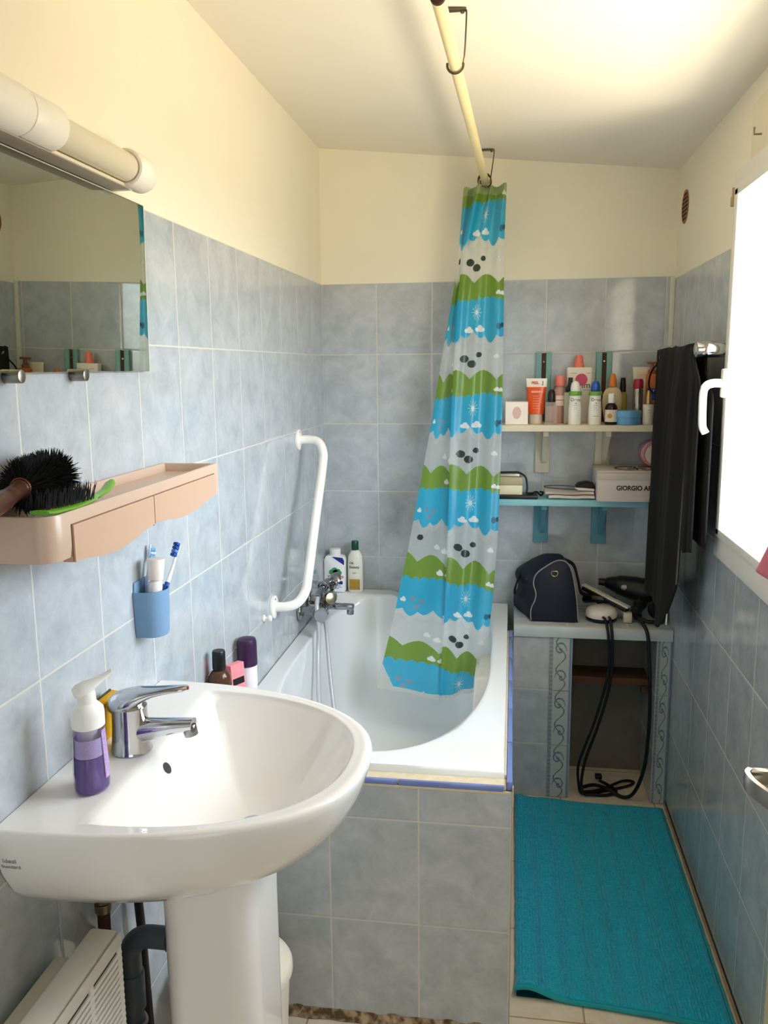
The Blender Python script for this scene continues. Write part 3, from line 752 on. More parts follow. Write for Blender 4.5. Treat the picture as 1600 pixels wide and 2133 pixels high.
# toothpaste tube and two brushes
tp = T('toothpaste_tube', 'white toothpaste tube standing cap up in the blue cup', 'toothpaste', (.032, c0, 1.01))
d = Vector((.05, .06, 1)).normalized(); p0 = Vector((.026, c0-.006, .998))
mb = MB(); x_, y_ = Vector((0, 1, 0)), Vector((1, 0, 0)); sec = []
for h, a, b in ((0, .0165, .002), (.03, .016, .008), (.075, .0155, .0125), (.095, .014, .013), (.10, .008, .008)): sec.append([p0+d*h+x_*(a*math.cos(t))+y_*(b*math.sin(t)) for t in [2*PI*i/24 for i in range(24)]])
mb.rings(sec); ob('tube', mb, pm('tube_white', '#efe9e2', .35, var=.04), tp)
mb = MB(); mb.cyl(p0+d*.1005, p0+d*.14, .0145, 24, .0165, bev=.001); ob('cap', mb, pm('cap_offwhite', '#e9dfd4', .4), tp)
def brush(root, pts, cb, cw, cbr, headd):
    P = bez(pts, 8); n = len(P); mb = MB()
    h_ = int(n*.52); mb.tube(P[:h_+1], .0048, 10); ob('handle', mb, cb, root); mb = MB(); mb.tube(P[h_:], [.0044-.0016*min(1, i/(n*.3)) for i in range(n-h_)], 10); ob('neck', mb, cw, root)
    e = P[-1]; t = (P[-1]-P[-4]).normalized(); h = Vector(headd); h = (h-t*h.dot(t)).normalized(); s_ = t.cross(h)
    mb = MB(); sec = []
    for k in range(9):
        f = k/8; w_ = .0062*math.sin(PI*min(1, .12+.88*f)*.5+.0)*(1 if f < .85 else .75)
        sec.append([e+t*(.030*f-.002)+s_*(w_*math.cos(a))+h*(.0022*math.sin(a)) for a in [2*PI*i/12 for i in range(12)]])
    mb.rings(sec); ob('head', mb, cw, root)
    for k, c in enumerate(cbr):
        mb = MB(); q = e+t*(.0015+.0072*k)
        M = Matrix(((s_.x, t.x, h.x, q.x), (s_.y, t.y, h.y, q.y), (s_.z, t.z, h.z, q.z), (0, 0, 0, 1)))
        mb.box(-.0052, .0052, 0, .0060, .0015, .0115, .001, 1, M); ob('bristle_tuft', mb, c, root)
nb, lb, wb = pm('navy_bristle', '#14489c', .6, var=.2, scale=600), pm('mid_blue_bristle', '#4f86cc', .6), pm('brush_white', '#eef1f6', .25)
t1 = T('toothbrush', 'blue and white toothbrush with navy bristles leaning out of the blue cup', 'toothbrush', (.04, c0, 1.0), 'toothbrushes in the blue cup')
brush(t1, [(.030, c0+.002, 1.004), (.036, c0+.016, 1.06), (.041, c0+.028, 1.082), (.046, c0+.044, 1.108), (.049, c0+.055, 1.127)], pm('brush_blue', '#2857a8', .25, var=.3, scale=8), wb, [nb, lb, nb, nb], (-.35, -1, .1))
t2 = T('toothbrush', 'pale blue toothbrush with light bristles at the back of the blue cup', 'toothbrush', (.02, c0, 1.0), 'toothbrushes in the blue cup')
brush(t2, [(.014, c0-.010, 1.004), (.012, c0+.004, 1.06), (.010, c0+.014, 1.095), (.009, c0+.026, 1.130)], pm('brush_paleblue', '#b9cbe4', .3), pm('brush_paleblue_head', '#c9d8ec', .3), [pm('aqua_bristle', '#7fc3e6', .6), pm('white_bristle', '#d4e4f2', .6), MATS['aqua_bristle']], (.9, .5, 0))

# ================================================================== UNDER THE BASIN
dr = T('drain_pipe', 'dark grey plastic drain pipe with elbow running behind the white pedestal', 'pipe', (.05, 1.24, .2))
gp = pm('grey_pvc', '#53585e', .45)
ex_ = Vector((.034, 1.262, 0))
mb = MB(); el = [(.137, 1.262, .505), (.10, 1.262, .505), (.075, 1.262, .505)]+[(.075-.041*math.sin(a), 1.262, .464+.041*math.cos(a)) for a in [math.radians(10*i) for i in range(1, 10)]]+[(.034, 1.262, .43)]
mb.tube(el, .0195, 20); ob('elbow', mb, gp, dr)
mb = MB(); mb.cyl((.128, 1.262, .505), (.108, 1.262, .505), .0225, 22, bev=.002); ob('coupling', mb, pm('grey_pvc_dark', '#3c4046', .5), dr)
mb = MB(); mb.cyl((.034, 1.262, .432), (.034, 1.262, .36), .0225, 22, bev=.002); ob('coupling', mb, gp, dr)
mb = MB(); mb.cyl((.034, 1.262, .36), (.034, 1.262, .002), .0185, 20); ob('down_pipe', mb, gp, dr)
mb = MB(); mb.torus((.034, 1.262, .335), .0205, .0045, (.2, 0, 1)); mb.cyl((.05, 1.245, .335), (.06, 1.235, .337), .005, 10); ob('pipe_clamp', mb, pm('limey_clamp', '#8f877a', .6, .3, var=.3, scale=80), dr)
mb = MB(); mb.tube(bez([(.03, 1.315, .70), (.024, 1.325, .55), (.024, 1.332, .45), (.020, 1.345, .33), (.018, 1.36, .12), (.02, 1.365, .004)], 8), .0082, 12)
ob('flexible_hose', mb, pm('dark_hose', '#1f1614', .5, var=.2), label='dark rubber water hose hanging down behind the grey drain pipe', cat='hose')
sv = T('supply_valve', 'small metal supply valve with corroded pipe below the basin', 'valve', (.02, 1.2, .5))
mb = MB(); mb.cyl((.022, 1.203, .69), (.022, 1.203, .625), .0062, 14); ob('pipe', mb, steel, sv)
mb = MB(); mb.cyl((.022, 1.203, .625), (.022, 1.203, .607), .0125, 6); mb.cyl((.022, 1.203, .606), (.022, 1.203, .59), .014, 16, bev=.002); ob('nut', mb, pm('nut_brass', '#8d8468', .35, .9), sv)
mb = MB(); mb.cyl((.022, 1.203, .589), (.022, 1.203, .002), .0105, 16); ob('corroded_pipe', mb, pm('rusty_copper', '#4b2a22', .7, .3, var=.4, scale=90), sv)

# electric convector
he = T('electric_heater', 'white wall convector with slotted grille low on the left wall below the basin', 'heater', (.055, .72, .25))
hy0, hy1, hz0, hz1, hx0, hx1 = .36, 1.108, .235, .632, .052, .102
cream = pm('heater_white', '#e9e4d8', .4)
mb = MB(); mb.box(hx0, hx1-.006, hy0, hy1, hz0, hz1, .005); ob('casing', mb, cream, he)
mb = MB(); mb.box(.016, hx0+.001, hy0+.06, hy1-.045, hz0+.03, hz1-.02, .004); ob('back_box', mb, pm('heater_back', '#d9d3c0', .5), he)
mb = MB(); mb.box(.001, .017, hy0+.12, hy1-.10, hz0+.05, hz1-.05, .003); mb.box(.001, .035, hy1-.30, hy1-.22, hz1-.09, hz1-.025, .004); ob('wall_bracket', mb, pm('heater_bracket', '#cfc9b4', .6), he)
mb = MB(); mb.box(hx1-.0055, hx1-.003, hy0+.01, hy1-.008, hz0+.01, hz1-.012); ob('slot_backing', mb, pm('slot_dark', '#4b443c', .9), he)
mb = MB(); cw_ = .088; ncol = 8
mb.box(hx1-.003, hx1, hy0, hy1, hz1-.024, hz1-.002, .001); mb.box(hx1-.003, hx1, hy0, hy1, hz0, hz1-.165, .001)
for k in range(ncol+1): yk = hy1-.004-cw_*k; mb.box(hx1-.003, hx1, yk-.011, yk, hz1-.166, hz1-.023)
for k in range(13): zk = hz1-.024-.0107*(k+1); mb.box(hx1-.004, hx1+.0012, hy0+.004, hy1-.004, zk-.0028, zk+.0032, .001, 1)
ob('grille', mb, cream, he)

# pedal bin behind the pedestal
bn = T('pedal_bin', 'cream lidded bin half hidden behind the white pedestal', 'bin', (.15, 1.5, 0))
cb_ = pm('bin_cream', '#e3dfcf', .35)
mb = MB(); mb.lathe([(.088, .001), (.092, .004), (.104, .255), (.104, .262)], (.150, 1.492, 0), n=40); ob('bin_body', mb, cb_, bn)
mb = MB(); mb.lathe([(.1085, .2625), (.111, .266), (.111, .280), (.106, .288), (.085, .300), (.05, .307), (0, .309)], (.150, 1.492, 0), n=40); ob('lid', mb, pm('bin_lid_cream', '#e6e1cd', .35), bn)

# ================================================================== SHOWER ROD AND CURTAIN
rod = T('curtain_rod', 'cream shower curtain rod hanging from the ceiling over the bathtub', 'curtain rod', (.565, 2.3, 2.08))
ra, rb = Vector((.5530, 1.540, 2.098)), Vector((.588, 3.075, 2.094))
mb = MB(); mb.cyl(ra, rb, .0125, 24); ob('tube', mb, pm('rod_cream', '#e8d6a4', .35, var=.04), rod)
mb = MB(); mb.cyl(ra-(rb-ra).normalized()*.004, ra+(rb-ra).normalized()*.006, .0134, 24, bev=.001); ob('end_plug', mb, pm('plug_brown', '#3a2014', .5), rod)
wire = pm('hook_wire', '#6a5f50', .3, .9)
def rod_hook(y, label, x):
    h = T('ceiling_hook', label, 'hook', (x, y, 2.09), 'ceiling hooks holding the curtain rod')
    zc = ceil_z(x+.02)
    mb = MB(); mb.box(x-.012, x+.030, y-.045, y-.033, zc-.006, zc-.0012, .001); mb.cyl((x+.022, y-.039, zc-.006), (x+.022, y-.039, zc-.010), .004, 10); ob('ceiling_plate', mb, wire, h)
    p = ra+(rb-ra)*((y-ra.y)/(rb.y-ra.y))
    mb = MB(); mb.tube(bez([(x+.028, y-.039, zc-.004), (x+.030, y-.036, zc-.012), (p.x+.020, y-.010, p.z+.02), (p.x+.0165, y, p.z+.003)], 6), .0018, 8)
    ob('wire', mb, wire, h)
    mb = MB(); mb.tube([p+Vector((.0165*math.cos(a), 0, .0165*math.sin(a))) for a in [math.radians(10-12*i) for i in range(18)]], .0026, 8); ob('rod_ring', mb, wire, h)
rod_hook(1.87, 'bent metal hook on the ceiling holding the near end of the curtain rod', .555)
rod_hook(2.985, 'bent metal hook on the ceiling above the shower curtain by the back wall', .585)

def lerp_tab(t, tab):
    for (a, va), (b, vb) in zip(tab, tab[1:]):
        if t <= b: return va+(vb-va)*max(0, (t-a)/(b-a))
    return tab[-1][1]
ZC0 = 2.072
XL = [(0, 0.515), (0.12, 0.501), (0.225, 0.478), (0.33, 0.447), (0.455, 0.416), (0.59, 0.377), (0.72, 0.339), (0.865, 0.294), (1, 0.246)]
XR = [(0, 0.658), (0.12, 0.652), (0.225, 0.654), (0.33, 0.654), (0.455, 0.654), (0.59, 0.651), (0.72, 0.645), (0.85, 0.630), (0.865, 0.627), (1, 0.606)]
XM = [(0, .565), (.1, .52), (.225, .498), (.455, .48), (.72, .475), (.865, .469), (1, .461)]
YV = [(0, 2.95), (.225, 2.93), (.33, 2.915), (.455, 2.90), (.59, 2.875), (.72, 2.84), (.865, 2.77), (1, 2.68)]
def curt(u, v):
    xl, xr, xm, y0 = lerp_tab(v, XL), lerp_tab(v, XR), lerp_tab(v, XM), lerp_tab(v, YV)
    g = max(0, 1-v/.16)**2
    zb = .412+.02*u-.03*math.sin(PI*u*1.1)
    z = ZC0+(zb-ZC0)*v - .012*(u > .6)*g*0
    if u < .44:
        f = u/.44; x = xl+(xm+.022-xl)*f; y = y0+.020-.006*math.sin(PI*f)-.004*math.sin(3*PI*f)
        y += .012*v*math.sin(PI*f*1.6+.4)
    elif u < .48:
        f = (u-.44)/.04; x = xm+.022-.022*f; y = y0+.020-.028*f
    else:
        f = (u-.48)/.52; x = xm+(xr-xm)*f
        y = y0-.008-.013*math.sin(PI*f*2.6+.3)*(.55+.6*g)-.006*math.sin(PI*f*5+v*3)
    y += -.020*g*math.sin(PI*u*9)*.8
    x += .004*g*math.sin(PI*u*7)
    return Vector((x, y, z))
cu = T('shower_curtain', 'translucent shower curtain printed with green hills and blue sky, gathered at the rod end', 'shower curtain', (.5, 2.9, .37))
NU, NV = 220, 860
mb = MB(); mb.grid(curt, NU, NV)
def curtain_mat():
    m = bpy.data.materials.new('printed_curtain'); m.use_nodes = True; n = m.node_tree; n.nodes.clear(); L = n.links.new
    o = n.nodes.new('ShaderNodeOutputMaterial'); at = n.nodes.new('ShaderNodeAttribute'); at.attribute_name = 'print'
    p = n.nodes.new('ShaderNodeBsdfPrincipled'); tl = n.nodes.new('ShaderNodeBsdfTranslucent'); tr = n.nodes.new('ShaderNodeBsdfTransparent')
    a = n.nodes.new('ShaderNodeMixShader'); b = n.nodes.new('ShaderNodeMixShader')
    L(at.outputs['Color'], p.inputs['Base Color']); L(at.outputs['Color'], tl.inputs['Color']); p.inputs['Roughness'].default_value = .32
    a.inputs[0].default_value = .35; L(p.outputs[0], a.inputs[1]); L(tl.outputs[0], a.inputs[2])
    L(at.outputs['Alpha'], b.inputs[0]); L(tr.outputs[0], b.inputs[1]); L(a.outputs[0], b.inputs[2])
    nz = n.nodes.new('ShaderNodeTexNoise'); nz.inputs['Scale'].default_value = 35; bp = n.nodes.new('ShaderNodeBump'); bp.inputs['Strength'].default_value = .15; bp.inputs['Distance'].default_value = .004
    L(nz.outputs['Fac'], bp.inputs['Height']); L(bp.outputs[0], p.inputs['Normal']); L(b.outputs[0], o.inputs[0]); return m
sheet = ob('sheet', mb, curtain_mat(), cu, ang=80, recalc=False)
co = np.empty(len(sheet.data.vertices)*3, np.float32); sheet.data.vertices.foreach_get('co', co); co = co.reshape(-1, 3)
uu = np.repeat(np.arange(NU+1)/NU, NV+1); vv = np.tile(np.arange(NV+1)/NV, NU+1)
zz = co[:, 2]
leftp = uu < .455
fab = np.where(leftp, (uu/.455-1)*.26, (uu-.455)/.545*.30)          # metres along the fabric, 0 at the fold
fr_ = uu
skew = .085*np.clip((vv-.35)/.65, 0, 1)**1.3
zp = zz - skew*(1-fr_) + .035*np.clip((vv-.35)/.65, 0, 1)
zp = np.where(leftp, zp+.012, zp) - .055*np.clip((vv-.84)/.16, 0, 1)
P_ = .315
ph = (1.79-zp)/P_; row = np.floor(ph); f = ph-row; X = fab; Y = f*P_
def C(h): return np.array(lin(h)[:3])
col = np.tile(C('#e9efed'), (len(X), 1)); alp = np.full(len(X), .42)
def bump(X, w_, o=0.): return np.abs(np.sin(PI*(X+o)/w_))
green_top = .030*(1-bump(X, .155, .045)) ; blue_top = .088-.010*bump(X, .043)+.006*np.sin(X*23); clear_top = .196+.018*bump(X, .07, .02)+.012*np.sin(X*31+1)
wrapY = np.where(Y > P_-.02, Y-P_, Y)
mg = (Y >= green_top) & (Y < blue_top); mbu = (Y >= blue_top) & (Y < clear_top)
col[mg] = C('#7aa033'); alp[mg] = .95; col[mbu] = C('#27b5e0'); alp[mbu] = .93
# paler print band dissolving below the blue
md = (Y >= clear_top) & (Y < clear_top+.02); alp[md] = .46
def EL(cx, cy, rx, ry, c, al=.96, q=None, per=None):
    global col, alp
    x = X-cx
    if per: x = (x+per/2) % per-per/2
    m = (x/rx)**2+((Y-cy)/ry)**2 < 1
    if q is not None: m &= q
    col[m] = C(c); alp[m] = al
def cloud(cx, cy, s, c='#eef3f3', q=None, al=.96):
    x_ = 1.55 if cx > 0 else 1.1
    EL(cx-.6*s*x_, cy+.12*s, .55*s*x_, .46*s, c, al, q); EL(cx+.6*s*x_, cy+.16*s, .55*s*x_, .44*s, c, al, q); EL(cx+.05*s, cy-.22*s, .62*s*x_, .58*s, c, al, q); EL(cx, cy+.3*s, 1.0*s*x_, .32*s, c, al, q)
FP = ~leftp
cx0 = .125
# sun with rays
sx0, sy0 = cx0+.012, .126
EL(sx0, sy0, .0085, .0085, '#dff1f4', .97, FP)
rr_ = np.hypot(X-sx0, Y-sy0); th = np.arctan2(Y-sy0, X-sx0)
ray = (np.abs(((th/(PI/6)+.5) % 1)-.5)*rr_*(PI/6) < .0013) & (rr_ < .028) & (rr_ > .006) & FP
col[ray] = C('#bfe6ee')
cloud(cx0-.030, .184, .0145, q=FP); cloud(cx0+.034, .180, .0155, q=FP)
for a, b, rx, ry in ((-.050, P_-.036, .0265, .0128), (-.006, P_-.0195, .0265, .0128), (.034, P_-.050, .0175, .0095)):
    EL(cx0+a, b, rx, ry, '#2e3a34', .97, FP)
cloud(.268, .062, .010, q=FP); cloud(.290, .064, .009, q=FP)
EL(.272, .172, .014, .011, '#1d6f96', .97, FP); EL(.292, .168, .009, .008, '#16506e', .97, FP)
cloud(.262, P_-.045, .011, '#e6ecea', FP)
LP = leftp
cloud(-.075, .055, .014, q=LP); cloud(-.035, .058, .012, q=LP)
cloud(-.105, P_-.03, .013, q=LP); cloud(-.06, P_-.02, .014, q=LP)
for a, b in ((-.19, .16), (-.15, .165), (-.17, .185)): EL(a, b, .013, .009, '#7f9fb4', .95, LP)
cloud(-.03, .20, .012, q=LP); cloud(-.235, .165, .011, q=LP)
lsx, lsy = -.03, .03
r2 = np.hypot(X-lsx, Y-lsy); t2_ = np.arctan2(Y-lsy, X-lsx)
ray = (np.abs(((t2_/(PI/6)+.5) % 1)-.5)*r2*(PI/6) < .0011) & (r2 < .024) & LP; col[ray] = C('#a9c37a')
EL(-.205, P_-.055, .018, .011, '#26302c', .97, LP & ((row.astype(int) % 3) == 2)); EL(-.02, .075, .010, .009, '#2e3a34', .97, LP & (row >= 2)); EL(-.0, .078, .010, .008, '#2e3a34', .97, LP & (row >= 2))
# clear welded hem at the top and bottom
m = vv < .017; col[m] = col[m]*.6+C('#c9cfb6')*.4
m = vv > .992; col[m] = C('#d4d9d4'); alp[m] = .5
m = (vv > .955) & (uu < .12*(vv-.955)/.045); col[m] = C('#d4d9d4'); alp[m] = .5
at = sheet.data.color_attributes.new('print', 'FLOAT_COLOR', 'POINT')
at.data.foreach_set('color', np.concatenate([col, alp[:, None]], 1).astype(np.float32).ravel())
for k in range(6):
    y = 2.925+.008*k; p = ra+(rb-ra)*((y-ra.y)/(rb.y-ra.y)); tl = random.uniform(-.25, .25)
    mb = MB(); mb.torus(p+Vector((0, 0, -.007)), .021+.001*(k % 2), .0017, (tl, 1, random.uniform(-.2, .2)), 26, 6); ob('curtain_ring', mb, wire, cu)

# ================================================================== GRAB RAIL, BATH MIXER, BOTTLES ON THE TUB
gr = T('grab_rail', 'white tubular grab rail slanting on the left wall above the bath taps', 'grab rail', (.04, 2.5, .8))
wl = pm('rail_white', '#f3f1ec', .25, coat=.3)
gp0 = bez([(.004, 2.675, 1.257), (.04, 2.675, 1.257), (.070, 2.668, 1.250), (.088, 2.652, 1.222), (.090, 2.636, 1.18), (.090, 2.52, 1.025), (.090, 2.408, .872), (.088, 2.375, .832), (.070, 2.350, .804), (.04, 2.336, .795), (.004, 2.333, .794)], 8)
mb = MB(); mb.tube(gp0, .0145, 18); ob('rail_tube', mb, wl, gr, ang=60)
for y, z in ((2.675, 1.257), (2.333, .794)):
    mb = MB(); mb.lathe([(.034, 0), (.034, .006), (.031, .0085), (.019, .010), (0, .0102)], (.0006, y, z), (1, 0, 0), 28); fl = ob('wall_flange', mb, wl, gr)
    for dy, dz in ((-.006, .024), (.006, -.024)):
        mb = MB(); mb.lathe([(.004, 0), (.0036, .0012), (0, .0014)], (.0088, y+dy, z+dz), (1, 0, 0), 12); ob('screw', mb, steel, fl)
mb = MB(); mb.lathe([(.010, 0), (.010, .004), (.0045, .006), (.0045, .014), (.009, .018), (.009, .024), (0, .026)], (.0006, 2.231, .79), (1, 0, 0), 18)
ob('wall_hook', mb, wl, label='tiny white knob hook on the tiles below the grab rail', cat='hook')

mx = T('bath_mixer', 'chrome bath mixer tap with hand shower on the left wall at the bathtub', 'tap', (.07, 2.68, .66))
mchr = pm('mixer_chrome', '#9fa2a6', .12, 1.0, var=.1, scale=40)
bx, by, bz_ = .068, 2.70, .695
mb = MB(); mb.cyl((bx, by-.085, bz_), (bx, by+.085, bz_), .024, 26, bev=.003); mb.cyl((bx, by, bz_), (bx, by, bz_-.03), .017, 20); ob('mixer_body', mb, mchr, mx)
for s in (-1, 1):
    mb = MB(); mb.cyl((.001, by+s*.07, bz_), (.010, by+s*.07, bz_), .034, 28, bev=.003); mb.cyl((.010, by+s*.07, bz_), (bx, by+s*.07, bz_), .017, 6); ob('wall_union', mb, mchr, mx)
mb = MB(); mb.lathe([(.017, 0), (.023, .004), (.0245, .012), (.0235, .034), (.021, .038), (0, .039)], (bx+.006, by-.086, bz_), (.35, -1, 0), 12); ob('knob', mb, pm('knob_grey', '#aeb2b8', .25, .7), mx)
mb = MB(); mb.lathe([(.017, 0), (.023, .004), (.0245, .012), (.0235, .034), (.021, .038), (0, .039)], (bx, by+.086, bz_), (0, 1, 0), 12); ob('knob', mb, MATS['knob_grey'], mx)
mb = MB(); mb.cyl((bx, by-.02, bz_+.01), (bx+.028, by-.035, bz_+.036), .013, 18); mb.cyl((bx+.026, by-.034, bz_+.035), (bx+.038, by-.05, bz_+.040), .020, 22, bev=.002); ob('diverter', mb, pm('diverter_gold', '#a59a7c', .25, .9), mx)
mb = MB(); mb.box(bx, bx+.105, by-.014, by+.012, bz_-.010, bz_+.010, .006); mb.cyl((bx+.092, by-.001, bz_), (bx+.092, by-.001, bz_-.026), .012, 20, bev=.001); ob('spout', mb, mchr, mx)
mb = MB(); mb.tube(bez([(bx-.006, by, bz_+.02), (bx-.008, by, bz_+.05), (bx-.004, by, bz_+.062)], 6), .007, 12); mb.torus((bx, by, bz_+.066), .017, .004, (0, 1, .2)); ob('shower_cradle', mb, mchr, mx)
hs = T('hand_shower', 'chrome hand shower resting in the cradle on top of the bath mixer', 'shower head', (.066, 2.7, .74))
mb = MB(); hp = bez([(bx, by-.085, bz_+.052), (bx, by-.03, bz_+.062), (bx, by+.05, bz_+.068), (bx+.002, by+.11, bz_+.062)], 8); mb.tube(hp, .0115, 16); ob('handle', mb, mchr, hs)
mb = MB(); mb.lathe([(.012, -.014), (.026, -.008), (.034, .004), (.034, .012), (.030, .015), (0, .015)], (bx+.006, by+.13, bz_+.055), (.75, .35, -.45), 28); sh_ = ob('shower_head', mb, mchr, hs)
hose = T('shower_hose', 'pale flexible shower hose looping from the bath mixer down into the tub', 'hose', (.07, 2.6, .3))
mb = MB(); mb.tube(bez([(bx, by-.085, bz_+.052), (bx+.004, by-.115, bz_+.02), (bx+.010, by-.12, bz_-.05), (.080, 2.55, .56), (.105, 2.45, .44), (.135, 2.36, .36), (.17, 2.30, .305)], 10), .0072, 12); mb.tube(bez([(.17, 2.30, .305), (.21, 2.35, .285), (.19, 2.43, .29), (.150, 2.49, .36), (.112, 2.58, .50), (.085, 2.66, .62), (bx, by, bz_-.035)], 10), .0066, 12)
ob('hose', mb, pm('hose_grey', '#c6c8cc', .35, .2, var=.12, scale=220), hose)

def bottle(name, label, cat, c, parts, group=None, n=32):
    """parts: (name, profile, material, sx, sy) lathed about c"""
    t = T(name, label, cat, c, group); r = {}
    for p in parts:
        nm, prof, mat = p[:3]; sx, sy = (p[3], p[4]) if len(p) > 3 else (1, 1)
        r[nm] = ob(nm, MB().lathe(prof, c, (0, 0, 1), n, sy, sx), mat, t)
    return t, r
def flatlabel(t, x0, x1, z0, z1, y, mat, name='label', th=.0006, bev=0):
    mb = MB(); mb.box(x0, x1, y-th, y, z0, z1, bev); return ob(name, mb, mat, t)
TZ = .6565
t = T('cleaner_bottle', 'white flat drain cleaner bottle with blue corner and tree logo on the tub corner', 'bottle', (.043, 3.03, TZ))
wb_ = pm('bottle_white', '#f2f2f4', .3, var=.02); nvy = pm('label_navy', '#2d2a86', .35)
mb = MB(); mb.prism([(x, z+TZ) for x, z in [(.005, .002), (.076, .002), (.080, .006), (.081, .124), (.074, .137), (.060, .1405), (.022, .1405), (.008, .137), (.002, .126), (.002, .006)]], 1, 3.004, 3.056, .006); ob('bottle_body', mb, wb_, t)
mb = MB(); mb.cyl((.041, 3.03, TZ+.1400), (.041, 3.03, TZ+.1645), .0205, 30, bev=.002); ob('cap', mb, whitep, t)
mb = MB(); mb.prism([(.034, TZ+.1385), (.074, TZ+.1350), (.0795, TZ+.124), (.0795, TZ+.108)], 1, 3.0025, 3.0038); ob('blue_corner', mb, nvy, t)
yl = 3.0036
for cx, cz, r in ((.034, .083, .010), (.048, .086, .012), (.060, .082, .009), (.042, .079, .010), (.054, .078, .010)):
    pass
mb = MB()
for cx, cz, r in ((.032, .080, .010), (.043, .086, .012), (.056, .083, .010), (.048, .078, .012), (.062, .078, .008)): mb.cyl((cx, yl, TZ+cz), (cx, yl-.0008-.0001*r*100, TZ+cz), r, 20)
ob('tree_emblem', mb, pm('label_green', '#3f9a5a', .4, var=.3, scale=200), t)
text('DOP', .0235, pm('label_red', '#c03634', .4), t, front(.046, yl-.0006, TZ+.0575), sx=1.25)
flatlabel(t, .018, .073, TZ+.034, TZ+.046, yl, nvy)
mb = MB()
for z, a, b in ((.028, .022, .066), (.022, .03, .07), (.016, .026, .058)): mb.box(a, b, yl-.0005, yl, TZ+z, TZ+z+.0018)
ob('small_print', mb, pm('print_blue', '#6a78b0', .5), t)
c = (.116, 3.035, TZ)
t, r = bottle('shampoo_bottle', 'cream shampoo bottle with dark green cap on the back corner of the bathtub', 'bottle', c,
  [('bottle_body', [(.024, 0), (.027, .003), (.028, .02), (.0275, .11), (.0255, .138), (.017, .155), (.0115, .160), (0, .1605)], pm('shampoo_cream', '#e8e6d8', .25), 1.02, .72),
   ('cap', [(.0130, .1610), (.0138, .1625), (.0132, .191), (.012, .194), (0, .1945)], pm('cap_green', '#0f4a36', .3))])
flatlabel(t, c[0]-.020, c[0]+.020, TZ+.012, TZ+.052, c[1]-.0205, pm('label_gold', '#b08a3a', .4, var=.5, scale=70))
text('Oil', .012, pm('print_black', '#1b1b1d', .5), t, front(c[0]-.012, c[1]-.0206, TZ+.113)); text('Beauty', .0145, MATS['print_black'], t, front(c[0], c[1]-.0208, TZ+.098)); text('Lait', .009, pm('print_gold', '#a5894a', .4), t, front(c[0], c[1]-.0208, TZ+.076))

UZ = ZR0+.0005
c = (.030, 1.782, UZ)
bottle('shower_gel_bottle', 'brown bottle with black cap on the left bathtub edge behind the basin', 'bottle', c,
  [('bottle_body', [(.024, 0), (.027, .004), (.0275, .15), (.026, .168), (.019, .180), (.0135, .184), (0, .1845)], pm('brown_gel', '#5a3b28', .15, trans=.15), .95, 1.0),
   ('cap', [(.0145, .185), (.0155, .187), (.0150, .226), (.0135, .229), (0, .2295)], blackp)])
c = (.0305, 1.985, UZ)
t, r = bottle('deodorant_stick', 'white stick with large dark purple cap on the bathtub edge by the wall', 'bottle', c,
  [('stick_body', [(.024, 0), (.0255, .003), (.0255, .118), (.024, .122), (0, .1225)], pm('stick_white', '#ece6ec', .3), .95, 1.0),
   ('cap', [(.0265, .123), (.0272, .126), (.0262, .183), (.0235, .191), (.012, .1945), (0, .195)], pm('cap_plum', '#3c1d44', .3), .95, 1.0)])
mb = MB(); sec = []
Mc = Matrix.Translation((.047, 1.862, UZ)) @ Matrix.Rotation(math.radians(-28), 4, 'Z') @ Matrix.Rotation(math.radians(-4), 4, 'Y')
t = T('pink_carton', 'small pink carton with black label standing between brown bottle and purple capped stick', 'carton', (.047, 1.862, UZ))
mb = MB(); mb.box(-.010, .010, -.022, .022, .001, .168, .001, 1, Mc); ob('carton', mb, pm('pink_card', '#ee8f98', .6), t)
mb = MB(); mb.box(.0101, .0106, -.018, .018, .118, .134, 0, 1, Mc); mb.box(-.018, .006, -.0226, -.0221, .118, .134, 0, 1, Mc); ob('label', mb, blackp, t)

# ================================================================== WALL SHELVES
SF = 2.895
shw = T('upper_wall_shelf', 'white wooden wall shelf on curved white brackets, crowded with toiletries', 'shelf', (.91, 3.0, 1.1))
cwood = pm('shelf_cream', '#ddd3bc', .5, var=.05)
mb = MB(); mb.box(.645, 1.17, SF, YB-.0015, 1.268, 1.2895, .002); ob('shelf_board', mb, cwood, shw)
teal_w = pm('shelf_teal', '#5f9ba8', .5, var=.12, scale=20); teal_l = pm('shelf_teal_pale', '#8cc4cc', .5, var=.08, scale=20)
def bracket(parent, x, ztop, zbot, mat, wp=.052, wa=.017):
    mb = MB(); mb.box(x-wp/2, x+wp/2, YB-.017, YB-.0015, zbot, ztop, .003); bp_ = ob('bracket', mb, mat, parent)
    d = .125; h = ztop-zbot-.035; poly = [(YB-.018, ztop-.001), (YB-.018-d, ztop-.001), (YB-.018-d, ztop-.018)]
    for i in range(1, 12): t = i/12; poly.append((YB-.018-d*(1-t)**1.0*(.86-.30*math.sin(PI*t)), ztop-.018-(h-.018)*(t**.8)))
    poly.append((YB-.018, zbot+.035))
    mb = MB(); mb.prism(poly, 0, x-wa/2+.006, x+wa/2+.006, 0); ob('arm', mb, mat, bp_)
wbr_ = pm('bracket_cream', '#d5d0bd', .5, var=.06)
bracket(shw, .796, 1.267, 1.108, wbr_); bracket(shw, 1.004, 1.267, 1.108, wbr_)
shl = T('lower_wall_shelf', 'turquoise painted wall shelf on two curved brackets above the bench', 'shelf', (.91, 3.0, .85))
mb = MB(); mb.box(.64, 1.17, SF, YB-.0015, 1.0145, 1.0365, .002); ob('shelf_board', mb, teal_l, shl)
bracket(shl, .796, 1.0135, .854, teal_w); bracket(shl, 1.000, 1.0135, .854, teal_w)
